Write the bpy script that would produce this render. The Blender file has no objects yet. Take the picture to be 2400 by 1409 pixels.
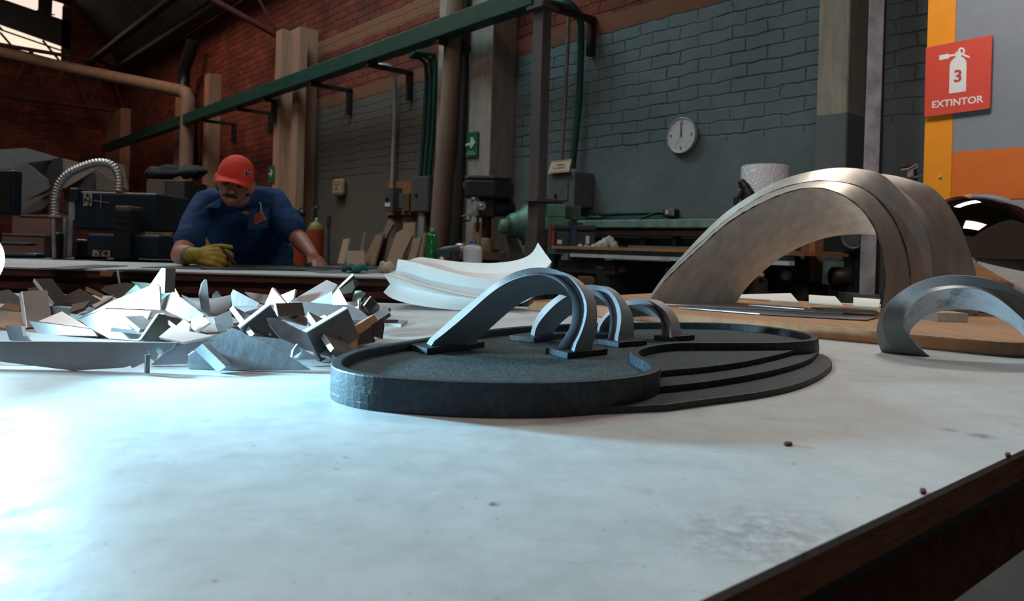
import bpy, bmesh, math, random
from mathutils import Vector as V, Matrix, noise
random.seed(7)
S = bpy.context.scene
COL = S.collection
# ---------------------------------------------------------------- camera
F, CX, CY, ROLL, EYE = 1763.0, 1200.0, 577.0, 0.028, 1.03
TOP = 0.90                       # height of the white table top
CA, SA = math.cos(ROLL), math.sin(ROLL)
cam = bpy.data.cameras.new('camera'); camo = bpy.data.objects.new('camera', cam); COL.objects.link(camo)
cam.sensor_width = 36; cam.lens = 36 * F / 2400; cam.shift_y = -(704.5 - CY) / 2400
cam.clip_start = 0.02; cam.clip_end = 200
camo.matrix_world = Matrix(((CA, -SA, 0, 0), (0, 0, -1, 0), (SA, CA, 0, EYE), (0, 0, 0, 1)))
cam.dof.use_dof = True; cam.dof.focus_distance = 0.95; cam.dof.aperture_fstop = 13
S.camera = camo
# ---------------------------------------------------------------- world, exposure
S.view_settings.view_transform = 'Standard'; S.view_settings.look = 'None'
S.view_settings.gamma = 1; S.view_settings.use_curve_mapping = False
S.view_settings.exposure = 0.0
w = bpy.data.worlds.new('hall_air'); S.world = w; w.use_nodes = True
w.node_tree.nodes['Background'].inputs[0].default_value = (1.0, .66, .52, 1)
w.node_tree.nodes['Background'].inputs[1].default_value = 0.035
LAMP_POWER = 52                 # radiance of the small LED lamp's diffuser
BEAM, BEAM_BACK = 57, 36                        # the lamp's beam
SKY_MAIN, FILL_WARM, SKY_REAR = 8.5, 7.0, 10.0
SKY_FRONT = 3.0
ASSUMED_PENDANT = 39   # radiance of the assumed pendant lamp; above it, of the unseen roof panels

# ---------------------------------------------------------------- geometry helpers
def ray(px, py):
    u, v = (px - CX) / F, -(py - CY) / F
    return u * CA - v * SA, u * SA + v * CA          # X/Y, (Z-EYE)/Y
def at(px, py, Y):
    a, b = ray(px, py); return V((a * Y, Y, EYE + b * Y))
def on(px, py, z=TOP):
    a, b = ray(px, py); Y = (z - EYE) / b; return V((a * Y, Y, z))
def tilt(px, py, P, a, b):       # plane Y = P.y + a(X-P.x) + b(Z-P.z)
    u, v = ray(px, py)
    Y = (P.y - a * P.x - b * (P.z - EYE)) / (1 - a * u - b * v)
    return V((u * Y, Y, EYE + v * Y))
TH = math.radians(40.1)
O = V((1.40, 6.2, 0)); ES = V((-math.sin(TH), math.cos(TH), 0)); EN = V((-math.cos(TH), -math.sin(TH), 0)); UP = V((0, 0, 1))
def wall(px, py, n=0.0):         # point on the plane n metres in front of the long brick wall
    u, v = ray(px, py); o = O + EN * n
    Y = (o.dot(EN)) / (u * EN.x + EN.y)
    return V((u * Y, Y, EYE + v * Y))
def crop(ox, oy, s, pts): return [(ox + x / s, oy + y / s) for x, y in pts]
def catmull(p, sub=6, closed=False):
    n = len(p); out = []
    for i in range(n if closed else n - 1):
        g = (lambda k: p[k % n]) if closed else (lambda k: p[min(max(k, 0), n - 1)])
        a, b, c, d = g(i - 1), g(i), g(i + 1), g(i + 2)
        for k in range(sub):
            t = k / sub
            out.append(tuple(.5 * (2 * b[j] + (c[j] - a[j]) * t + (2 * a[j] - 5 * b[j] + 4 * c[j] - d[j]) * t * t + (3 * b[j] - a[j] - 3 * c[j] + d[j]) * t ** 3) for j in range(len(b))))
    if not closed: out.append(tuple(p[-1]))
    return out
def resample(p, N):
    p = [V(q) for q in p]; L = [0]
    for a, b in zip(p, p[1:]): L.append(L[-1] + (b - a).length)
    out = []; j = 0
    for i in range(N):
        t = L[-1] * i / (N - 1)
        while j < len(p) - 2 and L[j + 1] < t: j += 1
        d = L[j + 1] - L[j]
        out.append(p[j].lerp(p[j + 1], 0 if d == 0 else (t - L[j]) / d))
    return out
class MB:
    def __init__(s): s.v = []; s.f = []; s.sm = []
    def add(s, vs, fs, smooth=False):
        k = len(s.v); s.v += [V(q) for q in vs]; s.f += [tuple(i + k for i in f) for f in fs]; s.sm += [smooth] * len(fs); return s
    def box8(s, q):              # four bottom corners then four top corners
        return s.add(q, [(3, 2, 1, 0), (4, 5, 6, 7), (0, 1, 5, 4), (1, 2, 6, 5), (2, 3, 7, 6), (3, 0, 4, 7)])
    def box(s, c, d, ax=V((1, 0, 0)), ay=V((0, 1, 0)), az=V((0, 0, 1))):
        c = V(c); x, y, z = V(ax) * d[0] / 2, V(ay) * d[1] / 2, V(az) * d[2] / 2
        return s.box8([c - x - y - z, c + x - y - z, c + x + y - z, c - x + y - z, c - x - y + z, c + x - y + z, c + x + y + z, c - x + y + z])
    def cbox(s, x0, y0, x1, y1, Y, dep):   # box facing the camera's way: front face spans the given outline at depth Y
        a, b = at(x0, y0, Y), at(x1, y1, Y)
        m = (a + b) / 2; return s.box((m.x, Y + dep / 2, m.z), (abs(b.x - a.x), dep, abs(a.z - b.z)))
    def wbox(s, x0, y0, x1, y1, n1, dep, n_seen=None):   # box parallel to the long wall, its front n1 metres from it
        ym = (y0 + y1) / 2
        a, b = wall(x0, ym, n1), wall(x1, ym, n1)
        xm = (x0 + x1) / 2
        zt, zb = wall(xm, y0, n1).z, wall(xm, y1, n1).z
        a2, b2 = a - EN * dep, b - EN * dep
        q = [V((p.x, p.y, zb)) for p in (a, b, b2, a2)] + [V((p.x, p.y, zt)) for p in (a, b, b2, a2)]
        return s.box8(q)
    def prism(s, poly, d):       # polygon (3-D points) pushed by vector d
        n = len(poly); d = V(d); poly = [V(p) for p in poly]
        nn = V((0, 0, 0))
        for i in range(n): nn += poly[i].cross(poly[(i + 1) % n])
        if nn.dot(d) > 0: poly = poly[::-1]
        vs = poly + [p + d for p in poly]
        return s.add(vs, [tuple(range(n)), tuple(range(2 * n - 1, n - 1, -1))] + [(i, i + n, (i + 1) % n + n, (i + 1) % n) for i in range(n)])
    def tube(s, pts, r, n=12, cap=True):
        pts = [V(p) for p in pts]; R = r if isinstance(r, (list, tuple)) else [r] * len(pts)
        k = len(s.v); up = None; rings = []
        for i, p in enumerate(pts):
            t = (pts[min(i + 1, len(pts) - 1)] - pts[max(i - 1, 0)]).normalized()
            if up is None: up = t.orthogonal().normalized()
            x = (up - t * up.dot(t))
            x = x.normalized() if x.length > 1e-6 else t.orthogonal().normalized()
            up = x; y = t.cross(x)
            rings.append([p + (x * math.cos(2 * math.pi * j / n) + y * math.sin(2 * math.pi * j / n)) * R[i] for j in range(n)])
        vs = [q for g in rings for q in g]; fs = []
        for i in range(len(pts) - 1):
            for j in range(n): fs.append((i * n + j, i * n + (j + 1) % n, (i + 1) * n + (j + 1) % n, (i + 1) * n + j))
        s.add(vs, fs, True)
        if cap:
            s.add(rings[0][::-1], [tuple(range(n))]); s.add(rings[-1], [tuple(range(n))])
        return s
    def lathe(s, base, prof, n=32, ax=UP):    # prof: (radius, distance along ax)
        base = V(base); ax = V(ax).normalized(); x = ax.orthogonal().normalized(); y = ax.cross(x)
        vs = []; fs = []
        for r, h in prof:
            for j in range(n):
                a = 2 * math.pi * j / n; vs.append(base + ax * h + (x * math.cos(a) + y * math.sin(a)) * r)
        for i in range(len(prof) - 1):
            for j in range(n): fs.append((i * n + j, i * n + (j + 1) % n, (i + 1) * n + (j + 1) % n, (i + 1) * n + j))
        s.add(vs, fs, True)
        if prof[0][0] > 1e-5: s.add(vs[:n][::-1], [tuple(range(n))])
        if prof[-1][0] > 1e-5: s.add(vs[-n:], [tuple(range(n))])
        return s
    def ball(s, c, r, n=16, m=10, M=None):
        c = V(c); r = V(r) if isinstance(r, (tuple, list, V)) else V((r, r, r)); vs = []; fs = []
        for i in range(m + 1):
            a = math.pi * i / m
            for j in range(n):
                b = 2 * math.pi * j / n; q = V((r.x * math.sin(a) * math.cos(b), r.y * math.sin(a) * math.sin(b), r.z * math.cos(a)))
                if M is not None: q = M @ q
                vs.append(c + q)
        for i in range(m):
            for j in range(n): fs.append((i * n + j, (i + 1) * n + j, (i + 1) * n + (j + 1) % n, i * n + (j + 1) % n))
        return s.add(vs, fs, True)
    def capsule(s, p, rp, q, rq, n=14):
        p, q = V(p), V(q); s.ball(p, rp, n, 8); s.ball(q, rq, n, 8); return s.tube([p, q], [rp, rq], n)
    def chain(s, pts):
        for a, b in zip(pts, pts[1:]): s.capsule(a[0], a[1], b[0], b[1])
        return s
    def loft(s, rails, closed=True, smooth=True, caps=True):
        N = len(rails[0]); K = len(rails)
        for k in range(K if closed else K - 1):        # each facet keeps its own crisp border
            A, B = rails[k], rails[(k + 1) % K]
            s.add(list(A) + list(B), [(i, i + 1, N + i + 1, N + i) for i in range(N - 1)], smooth)
        if caps and closed:
            s.add([r[0] for r in rails], [tuple(range(K))]); s.add([r[-1] for r in rails], [tuple(range(K - 1, -1, -1))])
        return s
    def build(s, name, mat, parent=None, bevel=0, label=None, weld=False, origin=None, clean=True):
        if origin is None:
            if parent is not None:
                origin = V((0, 0, 0)); p = parent
                while p: origin = origin + p.location; p = p.parent
            else:
                lo = [min(q[i] for q in s.v) for i in range(3)]; hi = [max(q[i] for q in s.v) for i in range(3)]
                origin = V(((lo[0] + hi[0]) / 2, (lo[1] + hi[1]) / 2, lo[2]))
        me = bpy.data.meshes.new(name)
        me.from_pydata([q - origin for q in s.v], [], s.f)
        me.polygons.foreach_set('use_smooth', s.sm); me.materials.append(mat)
        if clean:
            bm = bmesh.new(); bm.from_mesh(me)
            if weld: bmesh.ops.remove_doubles(bm, verts=bm.verts, dist=1e-5)
            bmesh.ops.recalc_face_normals(bm, faces=bm.faces); bm.to_mesh(me); bm.free()
        me.update()
        o = bpy.data.objects.new(name, me); COL.objects.link(o)
        if parent is None: o.location = origin
        else: o.parent = parent
        if bevel:
            b = o.modifiers.new('bevel', 'BEVEL'); b.width = bevel; b.segments = 2; b.limit_method = 'ANGLE'; b.angle_limit = .6
        if label: o['label'] = label
        return o
def tag(o, label=None, cat=None, group=None, kind=None):
    if label: o['label'] = label
    if cat: o['category'] = cat
    if group: o['group'] = group
    if kind: o['kind'] = kind
    return o
def thing(name, loc, label, cat, group=None):
    o = bpy.data.objects.new(name, None); o.empty_display_size = .05; COL.objects.link(o); o.location = V(loc)
    return tag(o, label, cat, group)
def dup(root, loc, label=None):
    r = root.copy(); COL.objects.link(r); r.location = V(loc)
    if label: r['label'] = label
    for ch in list(root.children):
        c = ch.copy(); COL.objects.link(c); c.parent = r
        for g in list(ch.children):
            d = g.copy(); COL.objects.link(d); d.parent = c
    return r
def text(name, body, size, mat, parent, M, depth=.0015, bold=0.0, label=None, spacing=1.0):   # lettering as a mesh; M: local text axes -> world
    cu = bpy.data.curves.new(name, 'FONT'); cu.body = body; cu.size = size; cu.align_x = 'CENTER'; cu.align_y = 'CENTER'
    cu.extrude = depth; cu.offset = bold; cu.resolution_u = 4; cu.space_character = spacing
    t = bpy.data.objects.new(name, cu); COL.objects.link(t)
    me = bpy.data.meshes.new_from_object(t.evaluated_get(bpy.context.evaluated_depsgraph_get()))
    bpy.data.objects.remove(t); me.name = name; me.materials.clear(); me.materials.append(mat)
    org = V((0, 0, 0)); p = parent
    while p: org = org + p.location; p = p.parent
    me.transform(Matrix.Translation(-org) @ M)
    o = bpy.data.objects.new(name, me); COL.objects.link(o); o.parent = parent
    if label: o['label'] = label
    return o
def frame(c, x, y):              # matrix with columns x, y, x*y at c
    x = V(x).normalized(); y = V(y); y = (y - x * y.dot(x)).normalized(); z = x.cross(y)
    return Matrix(((x.x, y.x, z.x, c[0]), (x.y, y.y, z.y, c[1]), (x.z, y.z, z.z, c[2]), (0, 0, 0, 1)))

# ---------------------------------------------------------------- materials
def lin(c):
    return tuple(((x / 255) / 12.92 if x / 255 <= .04045 else ((x / 255 + .055) / 1.055) ** 2.4) for x in c) + (1,)
def M(name, col, rough=.6, metal=0, var=.18, scale=14, bump=0, bscale=None, stretch=None, spec=.5, dark=None, dscale=3, damt=.4, coat=0, trans=0):
    m = bpy.data.materials.new(name); m.use_nodes = True; nt = m.node_tree; b = nt.nodes['Principled BSDF']; L = nt.links.new; N = nt.nodes.new
    b.inputs['Roughness'].default_value = rough; b.inputs['Metallic'].default_value = metal
    b.inputs['Specular IOR Level'].default_value = spec; b.inputs['Coat Weight'].default_value = coat
    b.inputs['Transmission Weight'].default_value = trans
    tc = N('ShaderNodeTexCoord'); mp = N('ShaderNodeMapping'); L(tc.outputs['Object'], mp.inputs[0])
    if stretch: mp.inputs['Scale'].default_value = stretch
    nz = N('ShaderNodeTexNoise'); nz.inputs['Scale'].default_value = scale; nz.inputs['Detail'].default_value = 5; L(mp.outputs[0], nz.inputs['Vector'])
    r = N('ShaderNodeValToRGB'); r.color_ramp.elements[0].position = .3; r.color_ramp.elements[1].position = .7
    r.color_ramp.elements[0].color = tuple(c * (1 - var) for c in col[:3]) + (1,); r.color_ramp.elements[1].color = tuple(min(1, c * (1 + var)) for c in col[:3]) + (1,)
    L(nz.outputs[0], r.inputs[0]); out = r.outputs[0]
    if dark:
        n2 = N('ShaderNodeTexNoise'); n2.inputs['Scale'].default_value = dscale; n2.inputs['Detail'].default_value = 8; n2.inputs['Roughness'].default_value = .7; L(tc.outputs['Object'], n2.inputs['Vector'])
        r2 = N('ShaderNodeValToRGB'); r2.color_ramp.elements[0].position = .5; r2.color_ramp.elements[1].position = .68; r2.color_ramp.elements[1].color = (damt, damt, damt, 1); L(n2.outputs[0], r2.inputs[0])
        mx = N('ShaderNodeMix'); mx.data_type = 'RGBA'; L(r2.outputs[0], mx.inputs[0]); L(out, mx.inputs[6]); mx.inputs[7].default_value = tuple(dark[:3]) + (1,); out = mx.outputs[2]
    L(out, b.inputs['Base Color'])
    if bump:
        n3 = N('ShaderNodeTexNoise'); n3.inputs['Scale'].default_value = bscale or scale * 3; n3.inputs['Detail'].default_value = 6; L(mp.outputs[0], n3.inputs['Vector'])
        bp = N('ShaderNodeBump'); bp.inputs['Strength'].default_value = bump; bp.inputs['Distance'].default_value = .01; L(n3.outputs[0], bp.inputs['Height']); L(bp.outputs[0], b.inputs['Normal'])
    return m
def glow(name, col, strength):
    m = bpy.data.materials.new(name); m.use_nodes = True; nt = m.node_tree; b = nt.nodes['Principled BSDF']
    b.inputs['Base Color'].default_value = (.8, .8, .8, 1); b.inputs['Emission Color'].default_value = tuple(col[:3]) + (1,); b.inputs['Emission Strength'].default_value = strength
    return m
def brick(name, painted):
    m = bpy.data.materials.new(name); m.use_nodes = True; nt = m.node_tree; b = nt.nodes['Principled BSDF']; L = nt.links.new; N = nt.nodes.new
    tc = N('ShaderNodeTexCoord'); sp = N('ShaderNodeSeparateXYZ'); L(tc.outputs['Object'], sp.inputs[0])
    wob = N('ShaderNodeTexNoise'); wob.inputs['Scale'].default_value = 3.0; wob.inputs['Detail'].default_value = 4; L(tc.outputs['Object'], wob.inputs['Vector'])
    def mth(op, a, c=None, d=None):
        n = N('ShaderNodeMath'); n.operation = op
        for k, q in enumerate((a, c, d)):
            if q is None: continue
            if isinstance(q, (int, float)): n.inputs[k].default_value = q
            else: L(q, n.inputs[k])
        return n.outputs[0]
    def mix(f, a, c):
        n = N('ShaderNodeMix'); n.data_type = 'RGBA'; L(f, n.inputs[0])
        for k, q in ((6, a), (7, c)):
            if isinstance(q, tuple): n.inputs[k].default_value = q
            else: L(q, n.inputs[k])
        return n.outputs[2]
    wo2 = N('ShaderNodeTexNoise'); wo2.inputs['Scale'].default_value = 9; wo2.inputs['Detail'].default_value = 3; L(tc.outputs['Object'], wo2.inputs['Vector'])
    zz = mth('MULTIPLY_ADD', wo2.outputs[0], .035, mth('MULTIPLY_ADD', wob.outputs[0], .05, sp.outputs[2])); xx = mth('MULTIPLY_ADD', wo2.outputs[0], .05, mth('MULTIPLY_ADD', wob.outputs[0], .08, sp.outputs[0]))
    cb = N('ShaderNodeCombineXYZ'); L(xx, cb.inputs[0]); L(zz, cb.inputs[1])
    br = N('ShaderNodeTexBrick'); L(cb.outputs[0], br.inputs[0]); br.inputs['Scale'].default_value = 1
    br.inputs['Brick Width'].default_value = .31; br.inputs['Row Height'].default_value = .105; br.inputs['Mortar Size'].default_value = .010; br.inputs['Mortar Smooth'].default_value = .9; br.offset = .43
    br.inputs['Color1'].default_value = (1, 1, 1, 1); br.inputs['Color2'].default_value = (.62, .62, .62, 1); br.inputs['Mortar'].default_value = (.3, .3, .3, 1)
    big = N('ShaderNodeTexNoise'); big.inputs['Scale'].default_value = 1.3; big.inputs['Detail'].default_value = 9; big.inputs['Roughness'].default_value = .7; L(tc.outputs['Object'], big.inputs['Vector'])
    rp = N('ShaderNodeValToRGB'); rp.color_ramp.elements[0].position = .35; rp.color_ramp.elements[1].position = .68
    rp.color_ramp.elements[0].color = (.12, .036, .026, 1); rp.color_ramp.elements[1].color = (.33, .080, .05, 1); L(big.outputs[0], rp.inputs[0])
    red = N('ShaderNodeMix'); red.data_type = 'RGBA'; red.blend_type = 'MULTIPLY'; red.inputs[0].default_value = 1; L(rp.outputs[0], red.inputs[6]); L(br.outputs[0], red.inputs[7])
    col = red.outputs[2]; bumpk = br.outputs['Fac']
    if painted:
        rp2 = N('ShaderNodeValToRGB'); rp2.color_ramp.elements[0].position = .3; rp2.color_ramp.elements[1].position = .7
        rp2.color_ramp.elements[0].color = (.12, .158, .168, 1); rp2.color_ramp.elements[1].color = (.19, .238, .25, 1); L(big.outputs[0], rp2.inputs[0])
        jn = N('ShaderNodeTexNoise'); jn.inputs['Scale'].default_value = 2.2; jn.inputs['Detail'].default_value = 6; L(tc.outputs['Object'], jn.inputs['Vector'])
        jr = N('ShaderNodeMapRange'); jr.inputs[1].default_value = .40; jr.inputs[2].default_value = .62; jr.inputs[3].default_value = .05; jr.inputs[4].default_value = .8; L(jn.outputs[0], jr.inputs[0])
        bay = mth('LESS_THAN', sp.outputs[0], -2.9)      # browner tint imitates the warm light on the next bay
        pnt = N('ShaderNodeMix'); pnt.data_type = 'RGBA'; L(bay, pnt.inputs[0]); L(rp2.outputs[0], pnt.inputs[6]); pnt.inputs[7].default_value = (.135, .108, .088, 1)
        dk = N('ShaderNodeMix'); dk.data_type = 'RGBA'; L(mth('MULTIPLY', br.outputs['Fac'], jr.outputs[0]), dk.inputs[0]); L(pnt.outputs[2], dk.inputs[6]); dk.inputs[7].default_value = (.03, .03, .03, 1)
        def step(z0, soft=.02): return mth('MULTIPLY', 1.0, mth('GREATER_THAN', zz, z0 + .025))
        plaster = step(1.93)
        c1 = mix(plaster, pnt.outputs[2], dk.outputs[2])
        c2 = mix(step(3.03), c1, (.20, .085, .05, 1))
        c3 = mix(step(3.20), c2, col)
        c4 = mix(step(3.85), c3, (.25, .115, .065, 1))
        c5 = mix(step(4.08), c4, col)
        far = mth('LESS_THAN', sp.outputs[0], -8.3)      # the paint stops at the second column
        col = mix(far, c5, red.outputs[2])
        band = mth('SUBTRACT', 1.0, mth('MULTIPLY', step(3.03), mth('SUBTRACT', 1.0, step(3.20))))
        bumpk = mth('MULTIPLY', mth('MULTIPLY', br.outputs['Fac'], plaster), band)
    L(col, b.inputs['Base Color']); b.inputs['Roughness'].default_value = .85; b.inputs['Specular IOR Level'].default_value = .25
    fine = N('ShaderNodeTexNoise'); fine.inputs['Scale'].default_value = 18; fine.inputs['Detail'].default_value = 6; L(tc.outputs['Object'], fine.inputs['Vector'])
    h = mth('MULTIPLY_ADD', fine.outputs[0], .5, mth('MULTIPLY', bumpk, -1.0))
    bp = N('ShaderNodeBump'); bp.inputs['Strength'].default_value = .8; bp.inputs['Distance'].default_value = .011; L(h, bp.inputs['Height']); L(bp.outputs[0], b.inputs['Normal'])
    return m
def table_white():
    m = bpy.data.materials.new('worn_white_laminate'); m.use_nodes = True; nt = m.node_tree; b = nt.nodes['Principled BSDF']; L = nt.links.new; N = nt.nodes.new
    ge = N('ShaderNodeTexCoord')
    def nz(scale, det=6, ro=.6, st=None):
        n = N('ShaderNodeTexNoise'); n.inputs['Scale'].default_value = scale; n.inputs['Detail'].default_value = det; n.inputs['Roughness'].default_value = ro
        if st:
            mp = N('ShaderNodeMapping'); mp.inputs['Scale'].default_value = st; mp.inputs['Rotation'].default_value = (0, 0, .5); L(ge.outputs['Object'], mp.inputs[0]); L(mp.outputs[0], n.inputs['Vector'])
        else: L(ge.outputs['Object'], n.inputs['Vector'])
        return n.outputs[0]
    def ramp(v, a, c, ca, cc):
        r = N('ShaderNodeValToRGB'); r.color_ramp.elements[0].position = a; r.color_ramp.elements[1].position = c; r.color_ramp.elements[0].color = ca + (1,); r.color_ramp.elements[1].color = cc + (1,); L(v, r.inputs[0]); return r.outputs[0]
    def mul(a, c, f=1.0):
        n = N('ShaderNodeMix'); n.data_type = 'RGBA'; n.blend_type = 'MULTIPLY'; n.inputs[0].default_value = f; L(a, n.inputs[6]); L(c, n.inputs[7]); return n.outputs[2]
    c = ramp(nz(7, 8, .65), .3, .72, (.525, .58, .60), (.625, .68, .70))
    c = mul(c, ramp(nz(26, 8, .7), .35, .6, (.86, .86, .85), (1, 1, 1)))
    c = mul(c, ramp(nz(14, 10, .75, (1, 9, 1)), .30, .42, (.80, .78, .76), (1, 1, 1)))      # dragged scuffs
    c = mul(c, ramp(nz(160, 2, .5), .26, .30, (.68, .64, .60), (1, 1, 1)))                 # specks
    def blot(p, r, amt, sc):
        d = N('ShaderNodeVectorMath'); d.operation = 'DISTANCE'; L(ge.outputs['Object'], d.inputs[0]); d.inputs[1].default_value = p - V((-.2, .6, 0))
        k = N('ShaderNodeMapRange'); k.inputs[1].default_value = 0; k.inputs[2].default_value = r; k.inputs[3].default_value = amt; k.inputs[4].default_value = 0; L(d.outputs['Value'], k.inputs[0])
        t = N('ShaderNodeMath'); t.operation = 'MULTIPLY'; L(k.outputs[0], t.inputs[0]); L(ramp(nz(sc, 9, .8), .42, .62, (0, 0, 0), (1, 1, 1)), t.inputs[1])
        return t.outputs[0]
    for p, r, amt, sc in ((on(1840, 1250), .055, .75, 90), (on(1700, 1270), .04, .5, 90), (on(2300, 1022), .012, 2.2, 260), (on(2225, 1008), .008, 1.6, 260), (on(485, 985), .009, .9, 60), (on(1158, 1182), .004, 3, 200), (on(1500, 1150), .01, .7, 120)):
        n = N('ShaderNodeMix'); n.data_type = 'RGBA'; L(blot(p, r, amt, sc), n.inputs[0]); L(c, n.inputs[6]); n.inputs[7].default_value = (.12, .12, .13, 1); n.clamp_factor = True; c = n.outputs[2]
    L(c, b.inputs['Base Color'])
    rr = N('ShaderNodeMapRange'); rr.inputs[1].default_value = .3; rr.inputs[2].default_value = .7; rr.inputs[3].default_value = .38; rr.inputs[4].default_value = .62; L(nz(30), rr.inputs[0]); L(rr.outputs[0], b.inputs['Roughness'])
    bp = N('ShaderNodeBump'); bp.inputs['Strength'].default_value = .12; bp.inputs['Distance'].default_value = .002; L(nz(70, 6), bp.inputs['Height']); L(bp.outputs[0], b.inputs['Normal'])
    return m
m_table = table_white()
m_plyedge = M('brown_board_edge', (.20, .10, .06), .75, var=.35, scale=30, stretch=(1, 1, 8), bump=.4)
m_rustbeam = M('rusted_red_steel', (.12, .04, .03), .85, var=.5, scale=60, bump=.5)
m_black_mdf = M('black_stained_mdf', (.022, .033, .044), .5, spec=.32, var=.3, scale=160, bump=.10, bscale=420, dark=(.075, .09, .10), dscale=40, damt=.35)
m_dusty = M('dusty_black_board', (.022, .039, .043), .66, spec=.3, var=.3, scale=60, bump=.15, bscale=300, dark=(.15, .18, .18), dscale=420, damt=.8)
m_silver = M('satin_grey_plastic', (.43, .46, .50), .42, .5, var=.06, scale=40, stretch=(1, 1, 6))
m_greyarch = M('grey_painted_metal', (.17, .20, .22), .42, .3, var=.1, scale=30)
m_scuffed = M('scuffed_pale_inner_skin', (.60, .63, .68), .5, .1, var=.08, scale=20, dark=(.07, .07, .08), dscale=22, damt=.85)
m_bigsteel = M('ground_stainless_sheet', (.60, .575, .53), .38, .62, var=.16, scale=9, stretch=(5, 5, 1), bump=.04, bscale=80)
m_weld = M('tack_weld', (.03, .025, .022), .6, .6)
m_mirror = M('mirror_polished_steel', (.62, .60, .58), .03, 1, var=.02)
m_steelplate = M('cut_steel_plate', (.34, .36, .39), .42, .8, var=.16, scale=18, bump=.05, bscale=90)
m_darkplate = M('dark_steel_plate', (.13, .115, .11), .45, .75, var=.25, scale=12)  # dark tone also imitates dark reflections on the bar faces
m_bright = M('bright_steel_plate', (.58, .60, .63), .40, .75, var=.1, scale=20)
m_litcut = M('lamp_lit_cut_edge', (.82, .84, .86), .4, .15, var=.04)  # pale tone standing for lamp light on the cut edges
m_greenfilm = M('pale_green_film', (.38, .60, .55), .45, .1, var=.12, scale=30)
m_tan = M('raw_brown_board', (.40, .22, .12), .7, var=.15, scale=30)
m_paper = M('printed_white_label', (.70, .68, .64), .7, var=.05)
m_mdf = M('raw_wood_board', (.42, .235, .12), .6, var=.16, scale=10, stretch=(8, 1, 1), dark=(.20, .11, .06), dscale=5, damt=.4)
m_mdfedge = m_mdf
m_whiteform = M('white_laminated_card', (.78, .80, .80), .5, var=.04, scale=8, dark=(.66, .62, .50), dscale=6, damt=.6)
m_strip = M('thin_steel_strip', (.36, .37, .40), .35, .85, var=.2, scale=14)
m_chip = M('dark_wood_chip', (.10, .035, .018), .8)
m_concrete = M('grey_tan_concrete', (.35, .30, .25), .85, var=.16, scale=9, stretch=(2, 2, .4), bump=.3, dark=(.12, .10, .09), dscale=4, damt=.5)
m_floor = M('stained_concrete_floor', (.07, .075, .08), .7, var=.3, scale=3, bump=.1)
m_roof = M('dark_corrugated_sheet', (.055, .052, .045), .6, .2, var=.25, scale=4)
m_redpaint = M('red_oxide_steel', (.125, .035, .028), .7, var=.25, scale=10)
m_green = M('green_enamel_steel', (.008, .066, .050), .5, var=.2, scale=6)
m_dkgreen = M('dark_green_conduit', (.012, .065, .05), .5, var=.15)
m_darksteel = M('dark_steel', (.035, .033, .034), .5, .4, var=.25)
m_brownpipe = M('dusty_brown_pipe', (.26, .17, .12), .7, var=.2, scale=6, stretch=(1, 1, .2))
m_black = M('black_plastic', (.012, .013, .015), .45, var=.2)
m_galv = M('galvanised_blotched_steel', (.50, .50, .56), .45, .3, var=.3, scale=9, dark=(.14, .13, .17), dscale=7, damt=.7)
# ================================================================ the setting
def wallobj(name, mat, c, xdir, x0, x1, z0, z1, dep):
    """slab in its own axes: x along xdir, y into the wall"""
    xd = V(xdir).normalized(); yd = UP.cross(xd)
    me = bpy.data.meshes.new(name)
    v = [(x, y, z) for z in (z0, z1) for x, y in ((x0, 0), (x1, 0), (x1, dep), (x0, dep))]
    me.from_pydata(v, [], [(3, 2, 1, 0), (4, 5, 6, 7), (0, 1, 5, 4), (1, 2, 6, 5), (2, 3, 7, 6), (3, 0, 4, 7)]); me.materials.append(mat)
    o = bpy.data.objects.new(name, me); COL.objects.link(o); o.location = V(c); o.rotation_euler = (0, 0, math.atan2(xd.y, xd.x))
    return tag(o, kind='structure')
S_END = 19.6
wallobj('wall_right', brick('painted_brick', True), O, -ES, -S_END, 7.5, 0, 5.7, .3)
CORNER = O + ES * S_END
wallobj('wall_back', brick('red_brick', False), CORNER, -EN, -16, 0, 0, 11.0, .3)
floor = MB().box((-2, 8, -.05), (60, 50, .1)).build('floor', m_floor); tag(floor, kind='structure')
# corrugated roof rising away from the long wall
mb = MB(); ridge = []
P0 = O.copy()
def rz(n):
    pr = [(-.3, 5.5), (0, 5.75), (1.4, 7.6), (16, 10.6)]
    for (a, za), (b, zb_) in zip(pr, pr[1:]):
        if n <= b: return za + (zb_ - za) * (n - a) / (b - a)
    return pr[-1][1]
n_w = 150
vs = []; fs = []
for i in range(n_w + 1):
    s_ = -8 + (S_END + 8) * i / n_w; dz = .035 * math.cos(i * math.pi)
    for n_ in (-.3, 1.4, 16): vs.append(P0 + ES * s_ + EN * n_ + UP * (rz(n_) + dz))
for i in range(n_w):
    for j in (0, 1): fs.append((3 * i + j, 3 * i + j + 1, 3 * i + j + 4, 3 * i + j + 3))
k = len(vs); vs += [q + UP * .02 for q in vs]; fs += [tuple(j + k for j in f[::-1]) for f in fs]
ce = MB().add(vs, fs).build('ceiling', m_roof, clean=False); tag(ce, kind='structure')
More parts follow.
